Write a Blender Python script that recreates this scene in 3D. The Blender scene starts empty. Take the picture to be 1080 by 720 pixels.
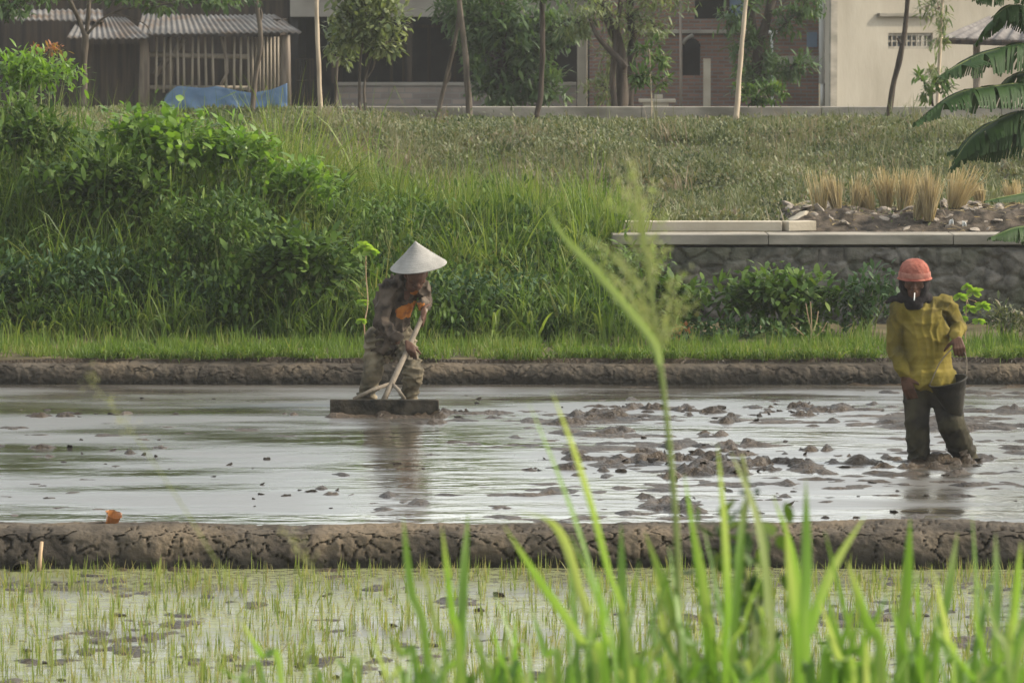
import bpy, bmesh, math, random
import numpy as np
from mathutils import Vector, Matrix, noise as mnoise

R = math.radians
rng = np.random.default_rng(7)
random.seed(7)
scene = bpy.context.scene
COL = scene.collection

# ------------------------------------------------------------------ camera, sky, sun, exposure
CAMZ, F, PITCH = 3.2, 5000.0, math.atan(360 / 5000)
cam_d = bpy.data.cameras.new('camera')
cam = bpy.data.objects.new('camera', cam_d)
COL.objects.link(cam)
cam.location = (0, 0, CAMZ)
cam.rotation_euler = (R(90) - PITCH, 0, 0)
cam_d.sensor_width = 36
cam_d.lens = F / 1080 * 36
cam_d.clip_start = 0.5
cam_d.clip_end = 3000
cam_d.dof.use_dof = True
cam_d.dof.focus_distance = 35.0
cam_d.dof.aperture_fstop = 11
scene.camera = cam

SUN_EL, SUN_AZ = 36.0, 84.0          # azimuth clockwise from +Y: the sun stands to the right
world = bpy.data.worlds.new('World')
scene.world = world
world.use_nodes = True
wn = world.node_tree
sky = wn.nodes.new('ShaderNodeTexSky')
sky.sky_type = 'NISHITA'
sky.sun_disc = False
sky.sun_elevation = R(SUN_EL)
sky.sun_rotation = R(SUN_AZ)
sky.air_density = 1.7
sky.dust_density = 2.6
sky.ozone_density = 0.4
veil = wn.nodes.new('ShaderNodeHueSaturation')          # thin bright overcast: paler and brighter than a clear sky
veil.inputs['Saturation'].default_value = .34
veil.inputs['Value'].default_value = 1.45
wn.links.new(sky.outputs[0], veil.inputs['Color'])
wn.links.new(veil.outputs[0], wn.nodes['Background'].inputs[0])
wn.nodes['Background'].inputs[1].default_value = 0.15

sun_d = bpy.data.lights.new('sun', 'SUN')
sun_d.energy = 3.5
sun_d.angle = R(1.0)
sun_d.color = (1.0, 0.88, 0.7)
sun = bpy.data.objects.new('sun', sun_d)
COL.objects.link(sun)
sdir = Vector((math.sin(R(SUN_AZ)) * math.cos(R(SUN_EL)), math.cos(R(SUN_AZ)) * math.cos(R(SUN_EL)), math.sin(R(SUN_EL))))
sun.rotation_euler = sdir.to_track_quat('Z', 'Y').to_euler()

scene.view_settings.view_transform = 'Standard'
scene.view_settings.look = 'None'
scene.view_settings.exposure = 0.6
scene.view_settings.gamma = 1.0
scene.view_settings.use_curve_mapping = False
scene.cycles.max_bounces = 8
scene.cycles.volume_bounces = 1
scene.cycles.use_denoising = True

# ------------------------------------------------------------------ helpers
_ca, _sa = math.cos(PITCH), math.sin(PITCH)


def P(px, py, Y):
    """the real point at depth Y that the photo shows at that pixel"""
    u, v = (px - 540) / F, (360 - py) / F
    d = (u, _ca + v * _sa, -_sa + v * _ca)
    t = Y / d[1]
    return Vector((d[0] * t, Y, CAMZ + d[2] * t))


def G(px, py, z=0.0):
    """where that line of sight meets height z"""
    u, v = (px - 540) / F, (360 - py) / F
    d = (u, _ca + v * _sa, -_sa + v * _ca)
    t = (z - CAMZ) / d[2]
    return Vector((d[0] * t, d[1] * t, z))


_perm = np.random.default_rng(3).permutation(256).astype(np.int64)
_val = np.random.default_rng(4).random(256)


def vn(x, y, z=0.0):
    x, y, z = np.broadcast_arrays(np.asarray(x, float), np.asarray(y, float), np.asarray(z, float))
    xi, yi, zi = np.floor(x).astype(np.int64), np.floor(y).astype(np.int64), np.floor(z).astype(np.int64)
    fx, fy, fz = x - xi, y - yi, z - zi
    fx, fy, fz = fx * fx * (3 - 2 * fx), fy * fy * (3 - 2 * fy), fz * fz * (3 - 2 * fz)

    def h(a, b, c):
        return _val[_perm[(_perm[(_perm[(xi + a) & 255] + yi + b) & 255] + zi + c) & 255]]
    r = 0
    for a, wa in ((0, 1 - fx), (1, fx)):
        for b, wb in ((0, 1 - fy), (1, fy)):
            for c, wc in ((0, 1 - fz), (1, fz)):
                r = r + h(a, b, c) * wa * wb * wc
    return r


def fbm(x, y, z=0.0, o=4):
    s, a, n = 0, 0.5, 0
    for k in range(o):
        s = s + a * vn(np.asarray(x) * 2 ** k + 17.3 * k, np.asarray(y) * 2 ** k + 5.1 * k, np.asarray(z) * 2 ** k)
        n += a
        a *= .5
    return s / n


def vor(x, y, seed=0):
    """distance to the nearest cell edge (F2-F1) and a value per cell"""
    x, y = np.asarray(x, float), np.asarray(y, float)
    xi, yi = np.floor(x).astype(np.int64), np.floor(y).astype(np.int64)
    f1 = np.full(x.shape, 9.); f2 = np.full(x.shape, 9.); cid = np.zeros(x.shape)
    for a in (-1, 0, 1):
        for b in (-1, 0, 1):
            h = _perm[(_perm[(xi + a + seed) & 255] + yi + b) & 255]
            jx, jy = _val[h], _val[(h * 7 + 31) & 255]
            d = np.hypot(xi + a + jx - x, yi + b + jy - y)
            m = d < f1
            f2 = np.where(m, f1, np.minimum(f2, d))
            cid = np.where(m, _val[(h * 3 + 11) & 255], cid)
            f1 = np.where(m, d, f1)
    return f2 - f1, cid


def sst(a, b, x):
    t = np.clip((np.asarray(x, float) - a) / (b - a), 0, 1)
    return t * t * (3 - 2 * t)


def link(o, parent=None):
    COL.objects.link(o)
    if parent is not None:
        o.parent = parent
    return o


def tag(o, label=None, cat=None, group=None, kind=None):
    if label: o['label'] = label
    if cat: o['category'] = cat
    if group: o['group'] = group
    if kind: o['kind'] = kind
    return o


def empty(name, loc=(0, 0, 0), rz=0):
    o = bpy.data.objects.new(name, None)
    o.empty_display_size = .1
    o.location = loc
    o.rotation_euler = (0, 0, rz)
    return link(o)


def npmesh(name, V, Q, mats, smooth=True, attr=None, mi=None):
    V = np.ascontiguousarray(V, np.float32).reshape(-1, 3)
    Q = np.ascontiguousarray(Q, np.int32)
    k = Q.shape[1]
    me = bpy.data.meshes.new(name)
    me.vertices.add(len(V)); me.vertices.foreach_set('co', V.ravel())
    me.loops.add(Q.size); me.loops.foreach_set('vertex_index', Q.ravel())
    me.polygons.add(len(Q))
    me.polygons.foreach_set('loop_start', np.arange(0, Q.size, k, dtype=np.int32))
    me.polygons.foreach_set('loop_total', np.full(len(Q), k, np.int32))
    me.polygons.foreach_set('use_smooth', np.full(len(Q), smooth, bool))
    for m in (mats if isinstance(mats, (list, tuple)) else [mats]):
        me.materials.append(m)
    if mi is not None:
        me.polygons.foreach_set('material_index', np.ascontiguousarray(mi, np.int32))
    if attr is not None:
        a = me.attributes.new('v', 'FLOAT', 'POINT')
        a.data.foreach_set('value', np.ascontiguousarray(attr, np.float32))
    me.update(calc_edges=True)
    me.validate()
    return me


def npobj(name, V, Q, mats, parent=None, **k):
    return link(bpy.data.objects.new(name, npmesh(name, V, Q, mats, **k)), parent)


class Rib:
    """collects thin bent ribbons (blades, leaves) into one mesh"""
    def __init__(s):
        s.V, s.Q, s.A, s.n = [], [], [], 0

    def add(s, base, d0, L, W, droop=0.5, nseg=4, prof='grass', flat=False, v=None, side=None):
        base = np.atleast_2d(np.asarray(base, float)); N = len(base)
        d0 = np.broadcast_to(np.asarray(d0, float), (N, 3))
        L = np.broadcast_to(np.asarray(L, float), (N,)); W = np.broadcast_to(np.asarray(W, float), (N,))
        droop = np.broadcast_to(np.asarray(droop, float), (N,))
        if side is None:
            side = rng.normal(size=(N, 3)); side[:, 2] *= .2
        side = np.broadcast_to(np.asarray(side, float), (N, 3))
        p = base.copy(); out = []
        for k in range(nseg + 1):
            t = k / nseg
            d = d0.copy()
            d[:, 2] -= droop * t ** 1.3
            d /= np.linalg.norm(d, axis=1)[:, None] + 1e-9
            if flat:
                sd = np.cross(d, [0, 0, 1.]) + .35 * side
            else:
                sd = side - (side * d).sum(1)[:, None] * d
            sd /= np.linalg.norm(sd, axis=1)[:, None] + 1e-9
            if prof == 'grass':
                w = (1 - t) ** .7 * (.65 + .6 * min(1, t * 3)) + .04
            elif prof == 'leaf':
                w = max(.06, math.sin(math.pi * min(1, t * .92 + .04)) ** .8)
            else:
                w = 1 - .6 * t
            h = (W * w * .5)[:, None] * sd
            out += [p - h, p + h]
            p = p + d * (L / nseg)[:, None]
        V = np.stack(out, 1)                                     # N, 2(nseg+1), 3
        m = 2 * (nseg + 1)
        q = np.array([[2 * k, 2 * k + 1, 2 * k + 3, 2 * k + 2] for k in range(nseg)])
        s.Q.append((q[None] + (np.arange(N) * m)[:, None, None] + s.n).reshape(-1, 4))
        s.V.append(V.reshape(-1, 3))
        vv = rng.random(N) if v is None else np.broadcast_to(np.asarray(v, float), (N,))
        s.A.append(np.repeat(vv, m))
        s.n += N * m
        return s

    def strip(s, pts, W, v=.5, sidev=(1, 0, 0), fold=.25, taper=.8):
        """one blade along given points, three vertices across so that it is folded on its rib"""
        pts = np.asarray(pts, float); n = len(pts)
        W = np.broadcast_to(np.asarray(W, float), (n,))
        tan = np.gradient(pts, axis=0); tan /= np.linalg.norm(tan, axis=1)[:, None] + 1e-9
        sd = np.asarray(sidev, float)[None] - (tan @ np.asarray(sidev, float))[:, None] * tan
        sd /= np.linalg.norm(sd, axis=1)[:, None] + 1e-9
        nm = np.cross(tan, sd)
        h = (W * .5)[:, None]
        rows = np.stack([pts - sd * h + nm * h * fold, pts, pts + sd * h + nm * h * fold], 1).reshape(-1, 3)
        q = []
        for k in range(n - 1):
            for j in (0, 1):
                q.append([3 * k + j, 3 * k + j + 1, 3 * k + j + 4, 3 * k + j + 3])
        s.V.append(rows); s.Q.append(np.array(q) + s.n); vv = np.broadcast_to(np.asarray(v, float), (n,)); s.A.append(np.stack([vv, np.minimum(1, vv + .18), vv], 1).ravel()); s.n += 3 * n
        return s

    def mesh(s, name, m):
        return npmesh(name, np.concatenate(s.V), np.concatenate(s.Q), m, attr=np.concatenate(s.A))

    def obj(s, name, m, parent=None):
        return link(bpy.data.objects.new(name, s.mesh(name, m)), parent)


class MB:
    """collects boxes and tubes into one mesh"""
    def __init__(s): s.V, s.F = [], []

    def box(s, c, d, M=None):
        n = len(s.V)
        for z in (-.5, .5):
            for x, y in ((-.5, -.5), (.5, -.5), (.5, .5), (-.5, .5)):
                p = Vector((x * d[0], y * d[1], z * d[2]))
                if M is not None: p = M @ p
                s.V.append(tuple(p + Vector(c)))
        s.F += [[n + i for i in f] for f in ((3, 2, 1, 0), (4, 5, 6, 7), (0, 1, 5, 4), (1, 2, 6, 5), (2, 3, 7, 6), (3, 0, 4, 7))]
        return s

    def span(s, x0, x1, y0, y1, z0, z1):
        return s.box(((x0 + x1) / 2, (y0 + y1) / 2, (z0 + z1) / 2), (x1 - x0, y1 - y0, z1 - z0))

    def tube(s, pts, r, n=8, rough=0.0, cap=True):
        pts = [Vector(p) for p in pts]
        r = r if hasattr(r, '__len__') else [r] * len(pts)
        st = len(s.V)
        ref = Vector((0.31, 0.95, 0.05))
        for i, p in enumerate(pts):
            t = (pts[min(i + 1, len(pts) - 1)] - pts[max(i - 1, 0)]).normalized()
            a = t.cross(ref)
            if a.length < .1: a = t.cross(Vector((1, 0, 0)))
            a.normalize(); b = t.cross(a)
            for k in range(n):
                an = 2 * math.pi * k / n
                rr = r[i] * (1 + rough * (mnoise.noise(p * 3 + Vector((math.cos(an), math.sin(an), 0)) * 1.3)))
                s.V.append(tuple(p + (a * math.cos(an) + b * math.sin(an)) * rr))
        for i in range(len(pts) - 1):
            for k in range(n):
                s.F.append([st + i * n + k, st + i * n + (k + 1) % n, st + (i + 1) * n + (k + 1) % n, st + (i + 1) * n + k])
        if cap:
            s.F.append([st + k for k in range(n)][::-1])
            s.F.append([st + (len(pts) - 1) * n + k for k in range(n)])
        return s

    def lathe(s, prof, c, n=24, M=None):
        st = len(s.V)
        for rr, z in prof:
            for k in range(n):
                a = 2 * math.pi * k / n
                p = Vector((rr * math.cos(a), rr * math.sin(a), z))
                if M is not None: p = M @ p
                s.V.append(tuple(p + Vector(c)))
        for i in range(len(prof) - 1):
            for k in range(n):
                s.F.append([st + i * n + k, st + i * n + (k + 1) % n, st + (i + 1) * n + (k + 1) % n, st + (i + 1) * n + k])
        return s

    def build(s, name, m, parent=None, smooth=False, bevel=0.0):
        me = bpy.data.meshes.new(name)
        me.from_pydata(s.V, [], s.F)
        for x in (m if isinstance(m, (list, tuple)) else [m]): me.materials.append(x)
        if smooth:
            me.polygons.foreach_set('use_smooth', [True] * len(me.polygons))
        o = link(bpy.data.objects.new(name, me), parent)
        if bevel:
            b = o.modifiers.new('bevel', 'BEVEL'); b.width = bevel; b.segments = 2; b.limit_method = 'ANGLE'
        return o


def polyline(pts, n=24):
    """smooth curve through points (Catmull-Rom)"""
    p = [np.asarray(q, float) for q in pts]
    p = [2 * p[0] - p[1]] + p + [2 * p[-1] - p[-2]]
    out = []
    m = len(p) - 3
    for i in range(n):
        u = i / (n - 1) * m
        k = min(int(u), m - 1); t = u - k
        a, b, c, d = p[k:k + 4]
        out.append(.5 * (2 * b + (c - a) * t + (2 * a - 5 * b + 4 * c - d) * t * t + (3 * b - a - 3 * c + d) * t ** 3))
    return np.array(out)


# ------------------------------------------------------------------ materials
def newmat(name):
    m = bpy.data.materials.new(name); m.use_nodes = True
    nt = m.node_tree
    return m, nt, nt.nodes['Principled BSDF'], nt.nodes['Material Output']


def N(nt, t, **k):
    n = nt.nodes.new(t)
    for a, b in k.items(): setattr(n, a, b)
    return n


def rough_mat(name, c1, c2, scale=3.0, rough=.85, bump=.3, bscale=None, stretch=(1, 1, 1), c3=None, s3=.6, spec=.1, detail=6, lo=.35, hi=.65):
    m, nt, b, out = newmat(name)
    tc = N(nt, 'ShaderNodeTexCoord'); mp = N(nt, 'ShaderNodeMapping')
    mp.inputs['Scale'].default_value = stretch
    nt.links.new(tc.outputs['Object'], mp.inputs[0])
    n1 = N(nt, 'ShaderNodeTexNoise'); n1.inputs['Scale'].default_value = scale; n1.inputs['Detail'].default_value = detail
    nt.links.new(mp.outputs[0], n1.inputs['Vector'])
    cr = N(nt, 'ShaderNodeValToRGB')
    cr.color_ramp.elements[0].position = lo; cr.color_ramp.elements[1].position = hi
    cr.color_ramp.elements[0].color = (*c1, 1); cr.color_ramp.elements[1].color = (*c2, 1)
    nt.links.new(n1.outputs[0], cr.inputs[0])
    col = cr.outputs[0]
    if c3:
        n3 = N(nt, 'ShaderNodeTexNoise'); n3.inputs['Scale'].default_value = s3; n3.inputs['Detail'].default_value = 4
        nt.links.new(mp.outputs[0], n3.inputs['Vector'])
        mr = N(nt, 'ShaderNodeMapRange'); mr.inputs[1].default_value = .48; mr.inputs[2].default_value = .66
        nt.links.new(n3.outputs[0], mr.inputs[0])
        mx = N(nt, 'ShaderNodeMix', data_type='RGBA')
        nt.links.new(mr.outputs[0], mx.inputs[0]); nt.links.new(col, mx.inputs[6]); mx.inputs[7].default_value = (*c3, 1)
        col = mx.outputs[2]
    nt.links.new(col, b.inputs['Base Color'])
    b.inputs['Roughness'].default_value = rough
    b.inputs['Specular IOR Level'].default_value = spec
    if bump:
        n2 = N(nt, 'ShaderNodeTexNoise'); n2.inputs['Scale'].default_value = bscale or scale * 5; n2.inputs['Detail'].default_value = 5
        nt.links.new(mp.outputs[0], n2.inputs['Vector'])
        bp = N(nt, 'ShaderNodeBump'); bp.inputs['Strength'].default_value = bump; bp.inputs['Distance'].default_value = .02
        nt.links.new(n2.outputs[0], bp.inputs['Height']); nt.links.new(bp.outputs[0], b.inputs['Normal'])
    return m


def leaf_mat(name, cols, trans=.35, rough=.55, spec=.25, tint=(1.0, 1.05, .55)):
    m, nt, b, out = newmat(name)
    at = N(nt, 'ShaderNodeAttribute'); at.attribute_name = 'v'
    cr = N(nt, 'ShaderNodeValToRGB')
    e = cr.color_ramp.elements
    while len(e) < len(cols): e.new(.5)
    for i, c in enumerate(cols):
        e[i].position = i / (len(cols) - 1); e[i].color = (*c, 1)
    nt.links.new(at.outputs['Fac'], cr.inputs[0])
    nt.links.new(cr.outputs[0], b.inputs['Base Color'])
    b.inputs['Roughness'].default_value = rough; b.inputs['Specular IOR Level'].default_value = spec
    tr = N(nt, 'ShaderNodeBsdfTranslucent')
    mu = N(nt, 'ShaderNodeMix', data_type='RGBA', blend_type='MULTIPLY'); mu.inputs[0].default_value = 1
    nt.links.new(cr.outputs[0], mu.inputs[6]); mu.inputs[7].default_value = (tint[0] * 1.6, tint[1] * 1.6, tint[2] * 1.6, 1)
    nt.links.new(mu.outputs[2], tr.inputs[0])
    ms = N(nt, 'ShaderNodeMixShader'); ms.inputs[0].default_value = trans
    nt.links.new(b.outputs[0], ms.inputs[1]); nt.links.new(tr.outputs[0], ms.inputs[2]); nt.links.new(ms.outputs[0], out.inputs[0])
    return m


M = {}
M['grass_bright'] = leaf_mat('grass_bright', [(.045, .085, .012), (.075, .125, .018), (.11, .16, .028), (.17, .17, .055)], 0.35)
M['grass_reed'] = leaf_mat('grass_reed', [(.022, .046, .008), (.05, .09, .013), (.1, .15, .024), (.15, .185, .042), (.19, .17, .07)], 0.37)
M['grass_cover'] = leaf_mat('grass_cover', [(.035, .05, .018), (.07, .088, .034), (.115, .128, .058), (.155, .145, .08), (.18, .135, .095)], 0.22)
M['grass_front'] = leaf_mat('grass_front', [(.055, .115, .02), (.095, .18, .03), (.14, .24, .042), (.26, .30, .12)], 0.45, .45, .4)
M['panicle'] = leaf_mat('panicle', [(.2, .25, .09), (.28, .31, .14), (.3, .27, .17)], 0.35)
M['shrub'] = leaf_mat('shrub', [(.016, .038, .007), (.04, .08, .013), (.075, .13, .022), (.12, .165, .036)], 0.24, .6, .2)
M['shrub_bright'] = leaf_mat('shrub_bright', [(.055, .115, .015), (.1, .18, .022), (.15, .23, .035)], 0.4, .45, .35)
M['lime_leaf'] = leaf_mat('lime_leaf', [(.10, .19, .02), (.15, .24, .03), (.2, .27, .05)], .45, .45, .3)
M['shrub_dull'] = leaf_mat('shrub_dull', [(.02, .048, .016), (.035, .075, .023), (.06, .105, .035)], .18, .6, .25)
M['tree_leaf'] = leaf_mat('tree_leaf', [(.03, .06, .02), (.05, .09, .028), (.085, .13, .04)], .3, .55, .3)
M['tree_pale'] = leaf_mat('tree_pale', [(.06, .09, .035), (.12, .15, .06), (.2, .22, .1)], .3, .5, .3)
M['banana'] = leaf_mat('banana', [(.012, .034, .008), (.022, .052, .011), (.036, .074, .016)], .16, .6, .18)
M['red_leaf'] = leaf_mat('red_leaf', [(.16, .07, .03), (.25, .1, .04), (.12, .12, .03)], .35)
M['seedling'] = leaf_mat('seedling', [(.10, .14, .028), (.15, .19, .04), (.21, .21, .075), (.24, .19, .1)], 0.4)
M['straw'] = leaf_mat('straw', [(.25, .2, .1), (.34, .275, .15), (.42, .35, .21), (.22, .18, .1)], 0.2, .7, .2, (1, .9, .6))
M['bark'] = rough_mat('bark', (.045, .037, .028), (.115, .096, .075), 9, .9, .6, 30, (1, 1, .25))
M['bark_pale'] = rough_mat('bark_pale', (.26, .21, .15), (.42, .35, .26), 6, .85, .3, 25, (1, 1, .3))
M['bark_dark'] = rough_mat('bark_dark', (.025, .02, .016), (.065, .052, .04), 9, .9, .6, 30, (1, 1, .25))
M['stem'] = rough_mat('stem', (.12, .16, .05), (.2, .22, .08), 6, .6, .1)
M['twig'] = rough_mat('twig', (.3, .2, .12), (.45, .32, .2), 8, .8, .2)
M['mud_bank'] = rough_mat('mud_bank', (.034, .029, .023), (.085, .071, .054), 5, .92, .7, 30, (1, 1, 1), (.12, .094, .064), 1.4)
m, nt = M['mud_bank'], M['mud_bank'].node_tree               # soaked dark where the bund stands in the water
b = nt.nodes['Principled BSDF']; src = b.inputs['Base Color'].links[0].from_socket
ge = N(nt, 'ShaderNodeTexCoord'); sx = N(nt, 'ShaderNodeSeparateXYZ'); nt.links.new(ge.outputs['Object'], sx.inputs[0])
wn_ = N(nt, 'ShaderNodeTexNoise'); wn_.inputs['Scale'].default_value = 5; wn_.inputs['Detail'].default_value = 5; nt.links.new(ge.outputs['Object'], wn_.inputs['Vector'])
ma = N(nt, 'ShaderNodeMath', operation='MULTIPLY_ADD'); ma.inputs[1].default_value = -.12; nt.links.new(wn_.outputs[0], ma.inputs[0]); nt.links.new(sx.outputs[2], ma.inputs[2])
wr_ = N(nt, 'ShaderNodeMapRange'); wr_.inputs[1].default_value = -.03; wr_.inputs[2].default_value = .05; nt.links.new(ma.outputs[0], wr_.inputs[0])
wx_ = N(nt, 'ShaderNodeMix', data_type='RGBA'); nt.links.new(wr_.outputs[0], wx_.inputs[0]); wx_.inputs[6].default_value = (.02, .018, .014, 1)
nt.links.new(src, wx_.inputs[7]); nt.links.new(wx_.outputs[2], b.inputs['Base Color'])
M['soil'] = rough_mat('soil', (.05, .045, .025), (.11, .09, .05), 2, .95, .5, 20)
M['concrete'] = rough_mat('concrete', (.19, .175, .145), (.29, .265, .22), 2.2, .9, .25, 30, (1, 1, 2.5), (.14, .13, .105), 1.3)
M['concrete_warm'] = rough_mat('concrete_warm', (.3, .265, .2), (.4, .355, .28), 2.2, .9, .2, 30)
M['stone'] = rough_mat('stone', (.055, .052, .046), (.16, .148, .128), 7, .9, .9, 25, (1, 1, 1), (.07, .075, .05), 1.2)
M['rubble'] = rough_mat('rubble', (.02, .017, .013), (.1, .08, .06), 9, .9, .7, 30)
M['rubble_stone'] = rough_mat('rubble_stone', (.17, .145, .12), (.32, .28, .23), 8, .9, .4, 30)
M['plaster'] = rough_mat('plaster', (.27, .245, .195), (.36, .33, .27), 1.6, .9, .2, 20, (1, 1, .35), (.2, .175, .135), .8)
M['timber'] = rough_mat('timber', (.12, .1, .08), (.24, .2, .16), 5, .85, .3, 40, (4, 4, .4))
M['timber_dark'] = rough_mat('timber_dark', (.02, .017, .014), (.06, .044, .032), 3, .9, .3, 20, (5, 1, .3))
M['bamboo'] = rough_mat('bamboo', (.2, .175, .135), (.3, .26, .205), 5, .7, .2, 30, (3, 3, .5))
M['iron_roof'] = rough_mat('iron_roof', (.075, .072, .066), (.14, .132, .122), 1.6, .9, .2, 20, (1, 1, 1), (.085, .06, .04), 1.3, spec=.1)
M['tile_roof'] = rough_mat('tile_roof', (.1, .09, .085), (.18, .165, .15), 5, .85, .4, 25)
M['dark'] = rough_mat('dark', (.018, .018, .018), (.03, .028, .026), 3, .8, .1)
M['grey_wall'] = rough_mat('grey_wall', (.22, .2, .17), (.3, .28, .24), 1.5, .9, .2, 20)
M['white_pipe'] = rough_mat('white_pipe', (.55, .55, .53), (.65, .65, .62), 3, .6, .05)
M['blue_window'] = rough_mat('blue_window', (.1, .14, .2), (.14, .19, .26), 3, .4, .05)
M['tarp'] = rough_mat('tarp', (.075, .135, .225), (.11, .18, .28), 3, .5, .4, 9)


def brick_mat(name, a, b_, mo, scale=1.0, bw=.22, rh=.068):
    m, nt, b, out = newmat(name)
    tc = N(nt, 'ShaderNodeTexCoord'); sp = N(nt, 'ShaderNodeSeparateXYZ'); cb = N(nt, 'ShaderNodeCombineXYZ')
    nt.links.new(tc.outputs['Object'], sp.inputs[0])
    nt.links.new(sp.outputs[0], cb.inputs[0]); nt.links.new(sp.outputs[2], cb.inputs[1])
    br = N(nt, 'ShaderNodeTexBrick')
    br.inputs['Color1'].default_value = (*a, 1); br.inputs['Color2'].default_value = (*b_, 1); br.inputs['Mortar'].default_value = (*mo, 1)
    br.inputs['Scale'].default_value = scale; br.inputs['Brick Width'].default_value = bw; br.inputs['Row Height'].default_value = rh
    br.inputs['Mortar Size'].default_value = .012; br.inputs['Bias'].default_value = 0
    nt.links.new(cb.outputs[0], br.inputs[0])
    no = N(nt, 'ShaderNodeTexNoise'); no.inputs['Scale'].default_value = 1.6; no.inputs['Detail'].default_value = 6
    nt.links.new(tc.outputs['Object'], no.inputs['Vector'])
    mr = N(nt, 'ShaderNodeMapRange'); mr.inputs[3].default_value = .55; mr.inputs[4].default_value = 1.35
    nt.links.new(no.outputs[0], mr.inputs[0])
    mu = N(nt, 'ShaderNodeMix', data_type='RGBA', blend_type='MULTIPLY'); mu.inputs[0].default_value = 1
    nt.links.new(br.outputs[0], mu.inputs[6]); nt.links.new(mr.outputs[0], mu.inputs[7])
    nt.links.new(mu.outputs[2], b.inputs['Base Color'])
    bp = N(nt, 'ShaderNodeBump'); bp.inputs['Strength'].default_value = .6; bp.inputs['Distance'].default_value = .02; bp.invert = True
    nt.links.new(br.outputs['Fac'], bp.inputs['Height']); nt.links.new(bp.outputs[0], b.inputs['Normal'])
    b.inputs['Roughness'].default_value = .9
    return m


M['brick'] = brick_mat('brick', (.13, .066, .046), (.2, .1, .07), (.13, .12, .105))
M['stone_brick'] = brick_mat('stone_brick', (.15, .125, .11), (.27, .22, .18), (.2, .185, .165), 1, .3, .11)


def mud_mat():
    m, nt, b, out = newmat('wet_mud')
    tc = N(nt, 'ShaderNodeTexCoord')
    n1 = N(nt, 'ShaderNodeTexNoise'); n1.inputs['Scale'].default_value = 4; n1.inputs['Detail'].default_value = 8
    nt.links.new(tc.outputs['Object'], n1.inputs['Vector'])
    cr = N(nt, 'ShaderNodeValToRGB'); e = cr.color_ramp.elements
    e[0].position, e[1].position = .35, .68
    e[0].color = (.019, .0135, .008, 1); e[1].color = (.066, .047, .028, 1)
    nt.links.new(n1.outputs[0], cr.inputs[0]); nt.links.new(cr.outputs[0], b.inputs['Base Color'])
    b.inputs['Roughness'].default_value = .42
    b.inputs['Specular IOR Level'].default_value = .2
    n2 = N(nt, 'ShaderNodeTexNoise'); n2.inputs['Scale'].default_value = 38; n2.inputs['Detail'].default_value = 6
    nt.links.new(tc.outputs['Object'], n2.inputs['Vector'])
    bp = N(nt, 'ShaderNodeBump'); bp.inputs['Strength'].default_value = 1.0; bp.inputs['Distance'].default_value = .03
    nt.links.new(n2.outputs[0], bp.inputs['Height']); nt.links.new(bp.outputs[0], b.inputs['Normal'])
    return m


M['wet_mud'] = mud_mat()


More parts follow.
